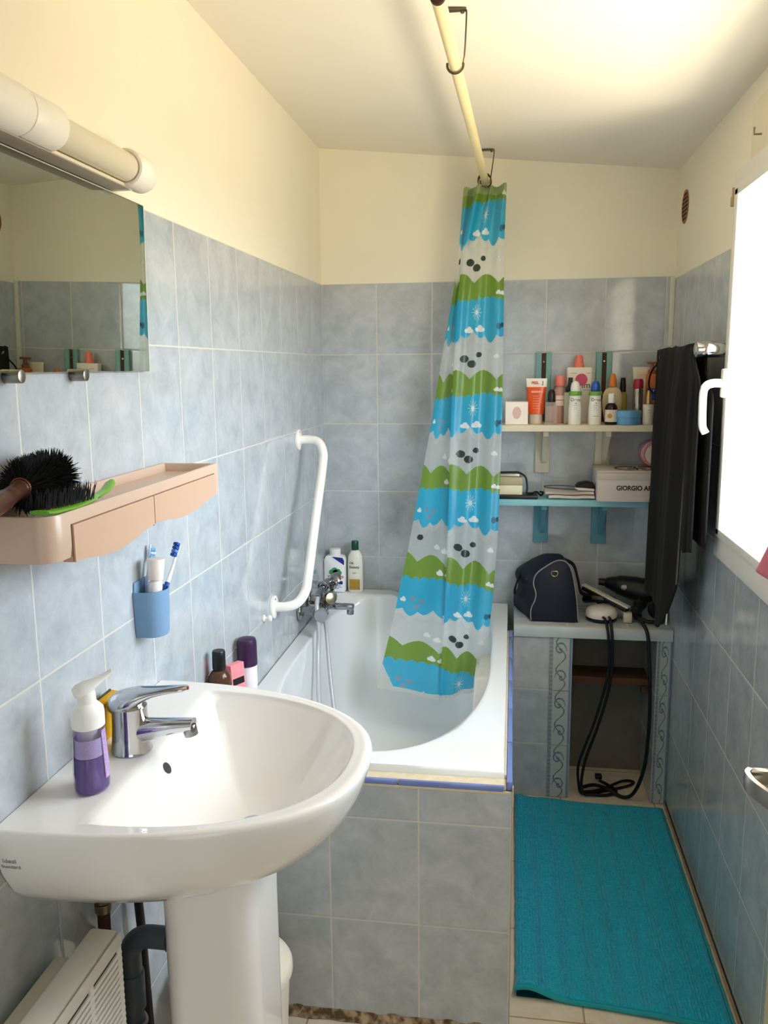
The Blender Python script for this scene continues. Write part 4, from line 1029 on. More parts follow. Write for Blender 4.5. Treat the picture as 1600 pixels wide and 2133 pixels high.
for x, lab_ in ((.794, 'left turquoise bracket plate with brown slot rising above the toiletries'), (1.0005, 'right turquoise bracket plate with brown slot rising above the toiletries')):
    t = T('bracket_plate', lab_, 'bracket', (x, YB-.01, 1.29), 'bare bracket plates above the top shelf')
    mb = MB(); mb.box(x-.027, x-.0075, YB-.018, YB-.0015, 1.291, 1.532, .002); mb.box(x+.0075, x+.027, YB-.018, YB-.0015, 1.291, 1.532, .002); ob('plate', mb, pm('plate_teal', '#78a6a2', .5, var=.12, scale=20), t)
    mb = MB(); mb.box(x-.0074, x+.0074, YB-.010, YB-.0015, 1.291, 1.530); ob('slot', mb, pm('slot_brown', '#4f3423', .8, var=.3, scale=60), t)
    mb = MB(); mb.cyl((x, YB-.0102, 1.50), (x, YB-.0125, 1.50), .003, 12); ob('screw', mb, steel, t)

# ------------------------------------------------------------------ toiletries on the upper shelf
Z = 1.2900
ink_k = MATS['print_black']; ink_r = MATS['label_red']
t = T('perfume_box', 'small square white box with pink oval at the left end of the white shelf', 'box', (.702, 2.945, Z))
mb = MB(); mb.box(.664, .740, 2.916, 2.99, Z, Z+.0765, .001, 1); ob('box_body', mb, pm('box_ivory', '#f3eadd', .5, var=.02), t)
mb = MB(); mb.lathe([(.0145, 0), (.0145, .0008), (0, .0008)], (.7025, 2.916, Z+.040), (0, -1, 0), 32, 1, 1); mb.xf(Matrix.Translation((.7025, 0, Z+.04)) @ Matrix.Diagonal((1, 1, 1.42, 1)) @ Matrix.Translation((-.7025, 0, -Z-.04)))
ob('oval_emblem', mb, pm('oval_pink', '#d9b5aa', .5, var=.3, scale=260), t)

def tube_up(name, label, cx, cy, wt, wb_, h, capw, caph, mat, matcap, depth=.014, group=None):
    t = T(name, label, 'tube', (cx, cy, Z)); 
    mb = MB(); sec = []
    for f, in ((0,), (.15,), (.4,), (.7,), (.9,), (1,)):
        w_ = wb_+(wt-wb_)*f; d_ = depth*(1-f)**.7+.0012; z = Z+caph+(h-caph)*f
        sec.append([Vector((cx+w_/2*math.copysign(abs(math.cos(a))**.8, math.cos(a)), cy+d_*math.sin(a), z)) for a in [2*PI*i/28 for i in range(28)]])
    mb.rings(sec); b = ob('tube_body', mb, mat, t)
    mb = MB(); mb.lathe([(capw/2-.001, 0), (capw/2, .001), (capw/2-.0005, caph-.001), (capw/2-.002, caph-.0004), (0, caph-.0003)], (cx, cy, Z), n=32, sx=min(1, depth*2/capw*1.05), sy=1); ob('cap', mb, matcap, t)
    return t
org = pm('orange_tube', '#e4571f', .3); cr_ = pm('tube_cream', '#efe9dc', .35)
t = tube_up('cream_tube', 'orange and white tube standing on its cap on the upper shelf', .768, 2.965, .071, .052, .154, .044, .034, org, pm('cap_stone', '#c9bfae', .4), .018)
mb = MB(); sec = []
for f, e in ((.76, .0004), (.88, .0008), (1.0, .0012)):
    w_ = .052+.019*f; d_ = .018*(1-f)**.7+.0012; z = Z+.034+.12*f
    sec.append([Vector((.768+(w_/2+.0006)*math.copysign(abs(math.cos(a))**.8, math.cos(a)), 2.965+(d_+.0008)*math.sin(a), z)) for a in [2*PI*i/28 for i in range(28)]])
mb.rings(sec); ob('white_top', mb, cr_, t)
text('PEEL', .0125, pm('print_redorange', '#d4452c', .4), t, front(.763, 2.957, Z+.139), bold=.0003); text('J', .017, ink_k, t, front(.789, 2.9572, Z+.139))
mb = MB(); mb.box(.750, .789, 2.9472, 2.9482, Z+.106, Z+.1125)
for k in range(6): mb.box(.756, .782-.003*(k % 3), 2.9455, 2.9465, Z+.052+.0085*k, Z+.0535+.0085*k)
ob('print', mb, pm('print_pale_orange', '#f3a98a', .4), t)

t = T('perfume_bottle', 'clear glass perfume bottle with tall black cap on the upper shelf', 'perfume bottle', (.817, 2.925, Z))
mb = MB(); mb.prism(rrect(.7965, .8375, 2.911, 2.939, .003, 3), 2, Z, Z+.0755, .0015); ob('glass', mb, clearmat('clear_glass', '#f7f2ee', .18, .03), t)
mb = MB(); mb.prism(rrect(.801, .833, 2.915, 2.935, .003, 3), 2, Z+.012, Z+.062, .001); ob('perfume', mb, clearmat('rose_liquid', '#ecd2c6', .25, .05), t)
mb = MB(); mb.lathe([(.0125, .076), (.013, .078), (.0128, .098), (.0115, .110), (.0065, .1170), (0, .1182)], (.817, 2.925, Z)); ob('cap', mb, blackp, t)

c = (.849, 3.003, Z)
bottle('lotion_bottle', 'rose pink bottle with salmon cap behind the glass perfume bottle', 'bottle', c,
  [('bottle_body', [(.020, 0), (.0218, .003), (.022, .095), (.020, .113), (.013, .124), (.011, .127), (0, .1275)], pm('rose_bottle', '#d9a89c', .25, trans=.25), 1, .8),
   ('cap', [(.0165, .128), (.0170, .130), (.0168, .157), (.0155, .162), (0, .1632)], pm('cap_salmon', '#ea8274', .35))])
t_ = bpy.data.objects['lotion_bottle']
flatlabel(t_, .835, .864, Z+.06, Z+.095, 2.9855, pm('label_blush', '#e8cfc6', .4)); flatlabel(t_, .835, .864, Z+.0785, Z+.0800, 2.9848, ink_k, 'print_line')

t = T('pump_bottle', 'large white rectangular bottle with coral top and pink dot on the upper shelf', 'bottle', (.915, 3.035, Z))
mb = MB(); mb.prism(rrect(.872, .958, 3.018, 3.052, .006, 4), 2, Z, Z+.190, .003); ob('bottle_body', mb, pm('bottle_blush_white', '#e9dfd2', .4), t)
mb = MB(); mb.lathe([(.0175, .1902), (.0175, .196), (.0155, .200), (.0138, .213), (.0125, .226), (.009, .231), (0, .232)], (.913, 3.035, Z)); ob('cap', mb, pm('cap_coral', '#f07a66', .35), t)
mb = MB(); mb.cyl((.921, 3.0178, Z+.148), (.921, 3.0170, Z+.148), .0205, 32); ob('pink_dot', mb, pm('dot_pink', '#cf4a70', .5, var=.15, scale=200), t)
text('im', .030, ink_k, t, front(.937, 3.0176, Z+.128)); 
mb = MB(); mb.box(.886, .906, 3.0174, 3.0179, Z+.169, Z+.1705); mb.box(.938, .952, 3.0174, 3.0179, Z+.169, Z+.1705); mb.box(.925, .95, 3.0174, 3.0179, Z+.112, Z+.1135); ob('small_print', mb, pm('print_grey', '#8e8478', .5), t)

t = T('spray_bottle', 'pale green bottle with black angular cap beside the white capped can', 'bottle', (.874, 2.975, Z))
mb = MB(); mb.prism(rrect(.861, .889, 2.962, 2.985, .005, 3), 2, Z, Z+.106, .003); ob('bottle_body', mb, pm('bottle_sage', '#c3c7b8', .3), t)
mb = MB(); mb.prism([(.868, Z+.1065), (.884, Z+.1065), (.888, Z+.127), (.889, Z+.156), (.875, Z+.156), (.873, Z+.132), (.866, Z+.122)], 1, 2.965, 2.983, .0015); ob('cap', mb, blackp, t)

def aerosol(cx, cap_mat, label, name2):
    c = (cx, 2.925, Z)
    t, r = bottle('deodorant_can', label, 'spray can', c,
      [('can_body', [(.0205, 0), (.0215, .002), (.0217, .05), (.0195, .078), (.0185, .092), (.0185, .0972), (0, .0974)], pm('can_white', '#efece4', .25), 1, 1),
       ('green_ring', [(.0208, .0976), (.0215, .099), (.0215, .109), (.0205, .1105), (0, .1107)], pm('ring_green', '#6fa83a', .3), 1, 1),
       ('cap', [(.0150, .1109), (.0160, .113), (.0158, .125), (.0135, .137), (.008, .144), (0, .146)], cap_mat)], 'compressed deodorant cans on the top shelf')
    text('Dove', .0145, pm('print_navy', '#31405e', .4), t, front(cx+.001, 2.925-.0188, Z+.083)); 
    mb = MB(); mb.cyl((cx+.002, 2.9048, Z+.072), (cx+.002, 2.9040, Z+.072), .0025, 12)
    for k, (a, b) in enumerate(((.007, .064), (.005, .056), (.006, .050))): mb.box(cx-a, cx+a, 2.9036, 2.9044, Z+b, Z+b+.0011)
    ob('print', mb, pm('print_bluegrey', '#8a93a2', .5), t); return t
aerosol(.895, whitep, 'white deodorant can with green ring and white dome cap', '')
t = aerosol(.961, pm('cap_blue', '#2c57ae', .3), 'white deodorant can with green ring and blue dome cap', '')
mb = MB(); mb.box(.953, .972, 2.9030, 2.9036, Z+.028, Z+.0305); ob('gold_stripe', mb, pm('stripe_gold', '#c9a66a', .4), t)

c = (1.025, 3.0, Z)
bottle('lotion_flacon', 'round shouldered cream bottle with orange cap on the upper shelf', 'bottle', c,
  [('bottle_body', [(.018, 0), (.024, .004), (.0325, .05), (.034, .075), (.032, .098), (.024, .115), (.012, .123), (0, .1235)], pm('flacon_cream', '#d9c6a2', .2), 1, .55),
   ('cap', [(.0130, .124), (.0135, .126), (.0115, .145), (.008, .163), (.004, .168), (0, .1684)], pm('cap_orange', '#e0813c', .35))])
c = (1.014, 2.925, Z)
t, r = bottle('dropper_bottle', 'small dark brown bottle with white cap on the upper shelf', 'bottle', c,
  [('bottle_body', [(.0195, 0), (.0208, .002), (.0208, .055), (.018, .064), (.0105, .071), (.0100, .0715), (0, .0717)], pm('amber_glass', '#2a1712', .1), 1, 1),
   ('cap', [(.0108, .0719), (.0115, .073), (.0115, .101), (.0105, .103), (0, .1032)], whitep)])
ob('label', wrap(c, .0208, .0208, .010, .050, math.radians(-165), math.radians(-15), 1, 1), pm('label_offwhite', '#dcd6c4', .45), t, recalc=False)
mb = MB(); mb.cyl((1.008, 2.9042, Z+.03), (1.008, 2.9034, Z+.03), .008, 20); ob('orange_dot', mb, pm('dot_amber', '#c98f3d', .5), t)
c = (1.063, 3.035, Z)
bottle('oil_bottle', 'slim dark bottle with yellow label and black cap behind the blue tin', 'bottle', c,
  [('bottle_body', [(.0135, 0), (.015, .002), (.015, .03), (.0149, .031), (0, .0312)], pm('dark_glass', '#2a1d18', .15)),
   ('label', [(.0150, .0313), (.0156, .032), (.0156, .092), (.012, .104), (0, .1045)], pm('label_yellow', '#9c8a34', .45, var=.3, scale=50)),
   ('cap', [(.0095, .1047), (.0105, .106), (.0100, .130), (.0075, .153), (0, .1534)], blackp)])
c = (1.105, 2.972, Z)
bottle('spray_can', 'slim silver spray can with crimson cap on the upper shelf', 'spray can', c,
  [('can_body', [(.0155, 0), (.0162, .002), (.0162, .112), (.0145, .1175), (0, .1178)], pm('can_silver', '#a79f98', .22, .95, var=.1)),
   ('cap', [(.0168, .118), (.0172, .120), (.0162, .142), (.0135, .1495), (0, .1502)], pm('cap_crimson', '#a01f38', .35))])
t = tube_up('lotion_tube', 'tall ivory tube standing on its cap behind the crimson capped can', 1.124, 3.025, .063, .046, .189, .040, .03, pm('tube_ivory', '#ddd2ba', .4), pm('cap_ivory', '#cfc4ac', .4), .017)
flatlabel(t, 1.110, 1.139, Z+.163, Z+.168, 3.0155, pm('label_peach', '#f0d3ae', .4))
c = (1.070, 2.935, Z)
bottle('cream_tin', 'round blue tin lying in front of the silver can', 'tin', c,
  [('tin_base', [(.041, 0), (.0425, .0015), (.0425, .024), (0, .0242)], pm('tin_blue', '#5d9bc9', .3)),
   ('lid', [(.0430, .0243), (.0438, .0255), (.0438, .044), (.0425, .0465), (0, .0470)], pm('tin_lid_blue', '#6aa6d0', .3))], n=40)
c = (1.134, 2.925, Z)
t, r = bottle('serum_bottle', 'small frosted white bottle with gold cap at the right of the blue tin', 'bottle', c,
  [('bottle_body', [(.0172, 0), (.0182, .0015), (.0182, .0655), (.0172, .067), (0, .0671)], pm('frosted_white', '#d6d0bf', .35)),
   ('cap', [(.0105, .0672), (.0108, .068), (.0085, .10), (.0055, .1125), (0, .113)], pm('cap_gold', '#c0a06a', .3, .8))])
mb = MB(); mb.box(1.129, 1.139, 2.9060, 2.9068, Z+.048, Z+.0495); mb.box(1.127, 1.141, 2.9060, 2.9068, Z+.040, Z+.041); ob('print', mb, MATS['print_grey'], t)
t = T('sunscreen_bottle', 'orange brown pump bottle with blue label beside the black towel', 'bottle', (1.158, 3.0, Z))
mb = MB(); mb.prism(rrect(1.134, 1.182, 2.984, 3.016, .010, 4), 2, Z, Z+.166, .004); ob('bottle_body', mb, pm('bottle_tan', '#c06a35', .3), t)
flatlabel(t, 1.137, 1.179, Z+.078, Z+.118, 2.9838, pm('label_blue', '#2e3f96', .4, var=.2, scale=90)); text('SUN', .013, pm('print_white', '#dfe3ea', .5), t, front(1.156, 2.983, Z+.108)); text('40', .018, ink_k, t, front(1.160, 2.9835, Z+.062)); 
mb = MB(); mb.lathe([(.014, .1662), (.014, .178), (.007, .182), (.006, .198), (0, .1985)], (1.152, 3.0, Z)); mb.box(1.134, 1.170, 2.988, 3.012, Z+.1986, Z+.2075, .003); ob('pump_head', mb, pm('pump_brown', '#8e5238', .4), t)

# ------------------------------------------------------------------ things on the lower shelf
Z = 1.0370
ob('flat_black_tray', MB().box(.640, .778, 2.90, 2.99, Z, Z+.012, .002), pm('tray_black', '#1a191b', .4), label='flat black case under the cream box on the turquoise shelf', cat='case')
t = T('cream_box', 'cream box with darker lid strapped by a black cord, left on the turquoise shelf', 'box', (.69, 2.94, Z+.0125))
mb = MB(); mb.box(.640, .726, 2.915, 2.98, Z+.0125, Z+.045, .002); ob('box_body', mb, pm('box_cream', '#ece2bf', .5), t)
mb = MB(); mb.box(.640, .727, 2.914, 2.981, Z+.0452, Z+.073, .003); ob('lid', mb, pm('box_lid_khaki', '#b5a987', .5), t)
mb = MB(); mb.box(.640, .716, 2.93, 2.965, Z+.0732, Z+.082, .002); ob('silver_clip', mb, pm('clip_silver', '#c3c0b8', .3, .6), t)
mb = MB(); mb.tube(bez([(.65, 2.945, Z+.086), (.69, 2.945, Z+.087), (.715, 2.94, Z+.086), (.737, 2.93, Z+.070), (.742, 2.925, Z+.035), (.741, 2.922, Z+.018), (.758, 2.93, Z+.016), (.775, 2.955, Z+.018), (.79, 2.955, Z+.006), (.797, 2.94, Z+.018), (.786, 2.945, Z+.020)], 8), .0034, 8)
ob('charger_cable', mb, pm('cord_black', '#161517', .5), label='black cord running over the cream box to the folded cloth', cat='cord')
clo = T('folded_cloth', 'small stack of folded white cloth on the turquoise shelf', 'cloth', (.885, 2.95, Z))
cwm = pm('cloth_white', '#d8d2ca', .9, var=.08, scale=60, bump=.2)
def pad(x0, x1, y0, y1, z0, z1, dip=.0):
    mb = MB(); secs = []
    for f in np.linspace(0, 1, 9):
        x = x0+(x1-x0)*f; e = .004*math.sin(PI*f)
        secs.append([Vector((x, y0+(y1-y0)*(.5-.5*math.cos(a))*1.0, z0+(z1-z0)*(.5+.5*math.copysign(abs(math.sin(a))**.6, math.sin(a)))-dip*math.sin(PI*f)*(math.sin(a) > 0)+.001*math.sin(f*9))) for a in [2*PI*i/20 for i in range(20)]])
    return mb.rings(secs)
ob('cloth_fold', pad(.815, .968, 2.90, 2.99, Z+.0005, Z+.014), cwm, clo, ang=60)
ob('cloth_fold', pad(.803, .965, 2.905, 2.995, Z+.0145, Z+.026, .003), cwm, clo, ang=60)
mb = MB(); mb.tube([(.80+.066*(1+math.cos(a)), 2.945+.03*math.sin(a), Z+.031+.008*math.sin(a*.5+.3)) for a in [2*PI*i/40 for i in range(40)]], .0016, 6, closed=True); ob('piping', mb, pm('piping_dark', '#4a403a', .7), clo)
t = T('black_pouch', 'small black pouch with white band on top of the folded cloth', 'pouch', (.937, 2.95, Z+.03))
mb = MB(); mb.prism([(.905, Z+.040), (.968, Z+.036), (.966, Z+.052), (.945, Z+.058), (.915, Z+.052)], 1, 2.92, 2.975, .004); ob('pouch_body', mb, pm('pouch_black', '#17110f', .6), t)
mb = MB(); mb.prism([(.906, Z+.030), (.968, Z+.0275), (.968, Z+.0355), (.906, Z+.0395)], 1, 2.922, 2.972, .002); ob('white_band', mb, cwm, t)

t = T('gift_box', 'white fashion gift box lettered in black on the right of the turquoise shelf', 'box', (1.08, 2.96, Z))
gbx = pm('gift_white', '#cfc4bf', .5, var=.02)
mb = MB(); mb.box(.972, 1.205, 2.868, 3.055, Z, Z+.096, .002); bx_ = ob('box_body', mb, gbx, t)
mb = MB(); mb.box(.970, 1.207, 2.866, 3.057, Z+.0965, Z+.1045, .002); mb.box(.970, 1.207, 2.866, 2.8675, Z+.074, Z+.0965, .0005); ob('lid', mb, pm('gift_lid', '#c6bbb2', .5, var=.02), t)
text('GIORGIO ARMANI', .0215, ink_k, t, front(1.115, 2.8675, Z+.046), sx=.92, bold=.0007)
# monogram printed on lid
mb = MB(); zt_ = Z+.1052
def arc(cx, cy, rx, ry, a0, a1, wd): mb.tube([(cx+rx*math.cos(a), cy+ry*math.sin(a), zt_) for a in np.linspace(a0, a1, 24)], wd, 6, flat=.25)
arc(1.075, 2.935, .040, .045, math.radians(60), math.radians(300), .004); arc(1.135, 2.935, .036, .045, math.radians(-120), math.radians(120), .004)
mb.box(1.100, 1.106, 2.885, 2.985, zt_-.0006, zt_+.0008); mb.box(1.075, 1.135, 2.930, 2.936, zt_-.0006, zt_+.0008)
ob('monogram', mb, ink_k, t)
t = T('cotton_roll', 'pink and white rolled pack lying on the gift box beside the towel', 'pack', (1.165, 3.0, Z+.105))
mb = MB(); mb.cyl((1.170, 2.965, Z+.1495), (1.170, 3.045, Z+.1495), .044, 32, bev=.008); ob('roll', mb, pm('roll_white', '#ddd3c6', .6, var=.06), t)
mb = MB(); mb.cyl((1.170, 2.985, Z+.1495), (1.170, 3.05, Z+.1495), .0452, 32, bev=.002); mb.torus((1.170, 2.967, Z+.1495), .039, .0045, (0, 1, 0)); ob('pink_wrapper', mb, pm('wrap_pink', '#d58a9a', .3, var=.2, scale=50), t)

# ================================================================== ON THE BENCH
Z = BZ+.0013
bag = T('duffel_bag', 'navy blue duffel bag with pale piping standing on the tiled bench', 'bag', (.83, 2.93, Z))
navy = pm('navy_nylon', '#0a0e24', .6, var=.25, scale=14, bump=.4)
def bprof(w0, w1, h, cx, y, lean=0.0, zl=0.0, n=40):
    o = []
    key = [(-1, 0.0), (-1.03, .10), (-1.0, .22), (-.86, .34), (-.82, .46), (-.93, .62), (-.80, .78), (-.25, .94), (.12, 1.0), (.45, .97), (.66, .84), (.80, .62), (.92, .34), (.97, .12), (1.0, 0)]
    P = bez([(cx+w0*a+lean*b, y, Z+zl+h*b) for a, b in key], 5)
    return P
F0 = bprof(.079, 0, .215, .842, 2.845)
F1 = [Vector((p.x-.012+(p.x-.83)*.06, 2.90, Z+.003+(p.z-Z)*1.04)) for p in F0]
F2 = [Vector((p.x-.035+(p.x-.83)*.1, 2.97, Z+(p.z-Z)*.99)) for p in F0]
F3 = [Vector((p.x-.060, 3.03, Z+(p.z-Z)*.86)) for p in F0]
F4 = [Vector((.77+(p.x-.83)*.75, 3.05, Z+.02+(p.z-Z)*.65)) for p in F0]
F00 = [Vector((.838+(p.x-.838)*.94, 2.842, Z+.003+(p.z-Z)*.965)) for p in F0]
def wr(P, k):
    return [Vector((p.x+.004*mnoise.noise(p*28+Vector((k, 0, 0))), p.y+.004*mnoise.noise(p*22+Vector((0, k, 0))), max(Z+.0005, p.z+.004*mnoise.noise(p*25)*(p.z > Z+.01)))) for p in P]
mb = MB(); mb.rings([F00, F0, wr(F1, 1), wr(F2, 2), wr(F3, 3), F4]); ob('bag_body', mb, navy, bag, ang=50)
pip = pm('piping_stone', '#8f8b80', .6)
mb = MB(); mb.tube([p+Vector((0, -.001, 0)) for p in F0 if p.z > Z+.002], .0022, 8); ob('piping', mb, pip, bag)
mb = MB(); mb.tube(bez([(.793, 2.8445, Z+.175), (.77, 2.88, Z+.150), (.745, 2.93, Z+.125)], 8), .0018, 8); ob('piping', mb, pip, bag)
mb = MB(); ring = [(.838+.011*math.cos(a), 2.8395, Z+.172+.012*math.sin(a)) for a in np.linspace(PI, 2*PI, 14)]; mb.tube(ring+[(.846, 2.8395, Z+.178), (.830, 2.8395, Z+.178)], .0016, 8, closed=True); ob('ring', mb, pm('ring_brass', '#b9a678', .3, .9), bag)
mb = MB()
def strap(pts, w_=.012, t_=.002):
    P = bez(pts, 8); up = Vector((.2, .9, .1)).normalized(); rr = []
    for k, p in enumerate(P):
        d = (P[min(k+1, len(P)-1)]-P[max(k-1, 0)]).normalized(); s_ = up-d*up.dot(d); s_.normalize(); n_ = d.cross(s_)
        rr.append([p+s_*w_+n_*t_, p-s_*w_+n_*t_, p-s_*w_-n_*t_, p+s_*w_-n_*t_])
    mb.rings(rr)
strap([(.875, 2.95, Z+.195), (.908, 2.95, Z+.175), (.925, 2.95, Z+.12), (.938, 2.955, Z+.075), (.975, 2.955, Z+.062), (1.01, 2.95, Z+.030)])
strap([(.78, 2.99, Z+.165), (.735, 2.99, Z+.15), (.71, 2.98, Z+.09), (.705, 2.97, Z+.06)])
ob('strap', mb, pm('strap_black', '#0b0c14', .7), bag)

dk = T('charging_dock', 'round white shaver dock with two black leads on the tiled bench', 'dock', (1.0, 2.885, Z))
mb = MB(); mb.lathe([(.050, .0), (.053, .004), (.053, .012), (0, .0122)], (1.002, 2.893, Z), n=40, sx=1, sy=1); ob('dock_base', mb, blackp, dk)
mb = MB(); mb.lathe([(.0525, .0124), (.054, .016), (.053, .030), (.046, .040), (.032, .046), (0, .048)], (1.002, 2.893, Z), n=40); ob('dock_dome', mb, pm('dock_white', '#e6dfd6', .25, var=.06, scale=20), dk)
st = T('hair_straightener', 'black and white hair straightener lying diagonally across the bench clutter', 'hair straightener', (1.02, 2.94, Z))
A, B = Vector((.945, 2.985, Z+.088)), Vector((1.088, 2.872, Z+.040))
d = (B-A).normalized(); s_ = d.cross(Vector((0, 0, 1))).normalized(); u_ = s_.cross(d)
def bar(off, hw, hh, name, mat, a=0, b=1):
    mb = MB(); rr = []
    for p in (A+(B-A)*a, A+(B-A)*b): rr.append([p+off+s_*x+u_*z for x, z in rrect(-hw, hw, -hh, hh, min(hw, hh)*.45, 3)])
    mb.rings(rr); ob(name, mb, mat, st)
bar(Vector((0, 0, 0)), .0125, .007, 'arm', blackp, .02, .98); bar(u_*.0105, .011, .003, 'white_top', pm('straightener_white', '#d8d2c0', .35), 0, 1)
mb = MB(); mb.box(1.072, 1.100, 2.856, 2.880, Z, Z+.035, .003); ob('white_block', mb, pm('block_cream', '#d6cdb6', .45), st)
mb = MB(); mb.tube(bez([(.955, 2.965, Z+.05), (.965, 2.945, Z+.058), (.985, 2.935, Z+.062), (1.03, 2.93, Z+.060), (1.05, 2.925, Z+.052)], 8), .015, 14); ob('hair_clipper', mb, pm('shaver_black', '#101014', .25), label='black hair clipper lying behind the white dock', cat='clipper')

hd = T('hair_dryer', 'black hair dryer lying on the bench below the black towel', 'hair dryer', (1.13, 2.96, Z))
blk = pm('dryer_black', '#121213', .4)
mb = MB(); mb.tube(bez([(1.004, 3.03, Z+.098), (1.03, 3.025, Z+.097), (1.07, 3.01, Z+.094), (1.12, 2.99, Z+.088), (1.165, 2.975, Z+.082), (1.19, 2.968, Z+.078)], 8), [.012+.002*i/8 for i in range(8)]+[.018+.014*i/8 for i in range(8)]+[.034+.008*i/8 for i in range(8)]+[.042]*8+[.040-.008*i/8 for i in range(9)], 24); ob('barrel', mb, blk, hd)
mb = MB(); mb.tube(bez([(1.15, 2.965, Z+.06), (1.13, 2.92, Z+.042), (1.115, 2.885, Z+.030), (1.118, 2.86, Z+.024)], 8), [.022]*8+[.018]*8+[.015]*9, 18); ob('handle', mb, blk, hd)
mb = MB(); mb.ball((1.092, 2.968, Z+.095), .015, 1.3, .6, .8); ob('silver_button', mb, pm('dryer_silver', '#a49a92', .3, .4), hd)
mb = MB(); mb.lathe([(.012, 0), (.030, .004), (.036, .02), (.034, .03), (.030, .028)], (1.178, 2.905, Z+.035), (.5, -.8, .35), 30)
ob('dryer_diffuser', mb, pm('diffuser_black', '#0f0f10', .5), hd)
mb = MB(); mb.tube(bez([(1.12, 2.862, Z+.020), (1.15, 2.850, Z+.010), (1.185, 2.858, Z+.008), (1.205, 2.88, Z+.012), (1.200, 2.905, Z+.02), (1.185, 2.915, Z+.03)], 8), .0065, 10); ob('power_loop', mb, blk, hd)
# leads dropping over the bench front
cabm = pm('cable_black', '#0d0d0e', .45)
def cable(pts, r, label):
    mb = MB(); mb.tube(bez(pts, 10), r, 10); ob('cable', mb, cabm, label=label, cat='cable', group='leads hanging over the bench front')
yb = BY-.018
cable([(1.002, 2.846, Z+.022), (1.008, 2.81, Z+.018), (1.016, yb, Z-.03), (1.020, yb, .50), (1.010, yb, .42), (.982, yb+.003, .30), (.950, yb+.004, .20), (.932, yb+.02, .12), (.938, 2.82, .04), (.95, 2.83, .0075), (.99, 2.84, .006), (1.05, 2.87, .006), (1.12, 2.91, .006), (1.14, 2.94, .0065), (1.10, 2.93, .012), (1.03, 2.86, .016), (.99, 2.835, .016), (.952, 2.82, .018)], .0048, 'left black lead of the two dropping from the white dock into the niche')
cable([(1.022, 2.848, Z+.022), (1.024, 2.81, Z+.018), (1.028, yb+.002, Z-.03), (1.031, yb+.002, .50), (1.021, yb+.002, .40), (.99, yb+.006, .27), (.955, yb+.012, .15), (.945, 2.805, .06), (.955, 2.815, .016), (.98, 2.82, .010), (1.04, 2.83, .007), (1.07, 2.86, .007), (1.05, 2.90, .007), (1.02, 2.93, .009)], .0052, 'right black lead of the two dropping from the white dock into the niche')
cable([(1.118, 2.858, Z+.018), (1.128, 2.815, Z+.014), (1.142, yb, Z-.02), (1.151, yb-.002, .50), (1.158, yb-.002, .36), (1.157, yb, .24), (1.150, yb+.01, .13), (1.125, 2.81, .035), (1.09, 2.82, .0075), (1.04, 2.85, .0185), (1.0, 2.875, .0185), (.965, 2.86, .019), (.945, 2.845, .0185)], .0062, 'thick black lead dropping from the hair dryer at the right of the niche')
mb = MB(); mb.box(1.005, 1.03, 2.935, 2.96, .0095, .024, .004); ob('plug', mb, blackp, label='black mains plug lying on the niche floor', cat='plug')

# ================================================================== TOWELS, RAIL, RIGHT WALL
rl = T('towel_rail', 'chrome towel rail on the right wall under the black towels', 'towel rail', (1.18, 2.6, 1.5))
mb = MB(); mb.cyl((W-.0008, 2.285, 1.524), (1.146, 2.285, 1.524), .0215, 30, bev=.004); ob('post', mb, chrome, rl)
mb = MB(); mb.cyl((W-.0008, 2.85, 1.524), (1.150, 2.85, 1.524), .0215, 30, bev=.004); ob('post', mb, chrome, rl)
mb = MB(); mb.cyl((1.163, 2.285, 1.524), (1.163, 2.875, 1.524), .008, 18); ob('bar', mb, chrome, rl)
mb = MB(); mb.cyl((1.1458, 2.285, 1.524), (1.1438, 2.285, 1.524), .014, 24, bev=.0006); ob('end_button', mb, pm('button_grey', '#b9b6ae', .3, .7), rl)
def towel(name, label, ya, yb_, xf, front_z, back_z, folds, amp, mat, spread=0., n_u=90, n_v=70, seedp=0., flare=0.):
    t = T(name, label, 'towel', (1.165, (ya+yb_)/2, .8), 'towels on the chrome rail')
    zt = 1.524; rbar = .0115
    def fn(u, v):
        y = yb_+(ya-yb_)*u
        Lf = zt-front_z(u); Lb = zt-back_z(u)
        s = -Lb+(Lf+Lb+PI*rbar)*v                       # arc length, 0 = start of bar at the back
        ph = folds*2*PI*u+seedp
        if s < 0: x = 1.163+rbar+.004; z = zt+s; k = min(1, -s/.15)
        elif s < PI*rbar: a = s/rbar; x = 1.163+rbar*math.cos(a)*1.25; z = zt+rbar*math.sin(a)*1.3; k = .25
        else:
            q = s-PI*rbar; k = min(1, .3+q/.2); z = zt-q; x = 1.163-rbar*1.25-xf*min(1, q/.25)-spread*q*(.4+.6*u)
        f_ = math.sin(ph)+.35*math.sin(2.3*ph+1)
        x += (amp*k*f_*(.6+.4*(s > 0))) * (1 if s > PI*rbar else .25)
        if s < 0: x = min(x, W-.010)
        y += .012*k*math.sin(ph*1.0+.8) + (.02*min(1, max(0, s)/.6)*(.5-u)*-2*spread*8)
        z += .0035*k*math.sin(ph)*(1 if abs(s) < .05 else 0)
        y -= flare*u*sst(.03, .11, abs(s)-PI*rbar*.5)*(1 if s < 0 else .75)
        return Vector((x, y, z))
    mb = MB(); mb.grid(fn, n_u, n_v); o = ob('terry', mb, mat, t, ang=80, recalc=False)
    so = o.modifiers.new('thick', 'SOLIDIFY'); so.thickness = .005; so.offset = 0
    return t, fn
char = pm('charcoal_terry', '#131211', 1.0, var=.25, scale=140, bump=.35)
blkt = pm('black_terry', '#090909', 1.0, var=.25, scale=140, bump=.35)
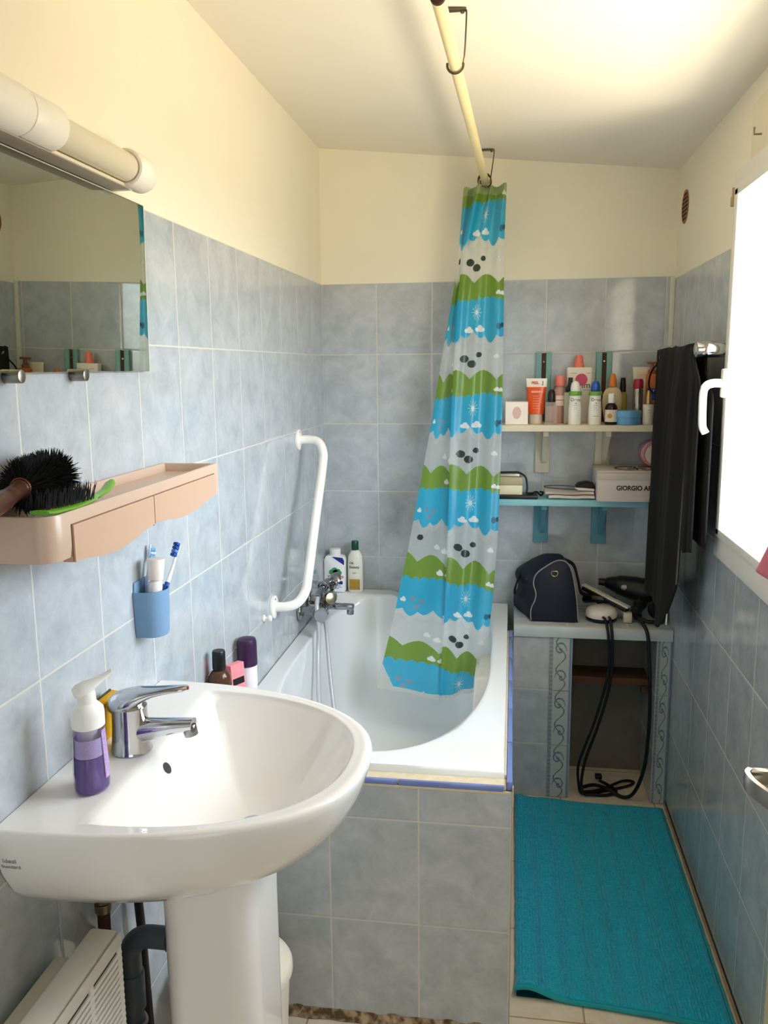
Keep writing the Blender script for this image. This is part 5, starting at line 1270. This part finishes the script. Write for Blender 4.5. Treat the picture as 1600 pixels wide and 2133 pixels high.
t1, f1 = towel('towel', 'charcoal towel draped in folds over the far part of the towel rail', 2.365, 2.885, .004,
   lambda u: lerp_tab(u, [(0, .772), (.3, .78), (.42, .765), (.55, .735), (.75, .725), (.88, .75), (1, .93)]), lambda u: 1.05, 2.3, .015, char, .022)
t2, f2 = towel('towel', 'black towel hanging on the near part of the rail behind the window handle', 2.305, 2.36, .002,
   lambda u: .985+.02*u, lambda u: 1.02, 1.1, .006, blkt, 0.0, 40, 60, .6, .105)
mb = MB(); e_ = [f1(1.0, .40+.64*i/60)+Vector((-.002, -.003, 0)) for i in range(61)]; e_ = [q for q in e_ if q.z < 1.515]; mb.tube(e_, .0028, 6); ob('edge_seam', mb, pm('seam_grey', '#5a5654', .9), t1)
mb = MB(); q = f1(0.02, .5); mb.tube(bez([(q.x-.004, 2.885, 1.49), (q.x-.02, 2.905, 1.46), (q.x-.024, 2.91, 1.42), (q.x-.012, 2.90, 1.395), (q.x-.002, 2.888, 1.41)], 8), .0028, 8); ob('hanging_loop', mb, blkt, t1)
q = f1(.9, 1.0); mb = MB(); mb.box(q.x-.001, q.x+.001, q.y-.008, q.y+.006, q.z-.028, q.z+.004); ob('care_tag', mb, pm('tag_white', '#e6e6e6', .7), t1)

vt = T('wall_vent', 'oval terracotta air vent high on the right wall near the corner', 'vent', (W-.004, 2.95, 1.985))
mb = MB(); mb.lathe([(.052, 0), (.052, .002), (.048, .0025), (.047, .001), (0, .0008)], (W-.0006, 2.955, 1.985), (-1, 0, 0), 36); ob('vent_plate', mb, pm('terracotta', '#9c6a48', .8, var=.25, scale=40), vt)
for k in range(7):
    z = 1.948+.0125*k; hw = math.sqrt(max(0, .044**2-(z-1.985)**2)); mb = MB(); mb.box(W-.0032, W-.0016, 2.955-hw, 2.955+hw, z-.0028, z+.0028); ob('slot', mb, pm('vent_dark', '#3a2216', .9), vt)

def pinkfn(a, b):
    y = 1.50+.33*a*(1-.10*(1-b)); s = b*.26
    if s < .06: x = W-.016+.02*(1-s/.06); z = 1.085+.004
    else: x = W-.021-.010*math.sin(a*19)*min(1, (s-.06)/.06)-.006; z = 1.089-(s-.06)*.36
    return Vector((x, y, z+.008*math.sin(a*7)*b))
def pink2(a, b):
    # cloth hanging from a peg at the near side, lower far corner swinging towards the back of the room
    y = 1.42+.395*a*(.45+.55*b); z = 1.36-.10*a*(1-b)-(.30+.0*a)*b+.012*math.sin(a*9)*b
    x = W-.034-.012*math.sin(a*16+.5)*(.3+.7*b)
    return Vector((x, y, z))
mb = MB(); mb.grid(pink2, 50, 30); pc = ob('pink_cloth', mb, pm('pink_cotton', '#d9798a', .9, var=.15, scale=60, bump=.3), label='pink cloth hanging over the lower window frame at the right edge', cat='cloth', recalc=False)
so = pc.modifiers.new('thick', 'SOLIDIFY'); so.thickness = .003
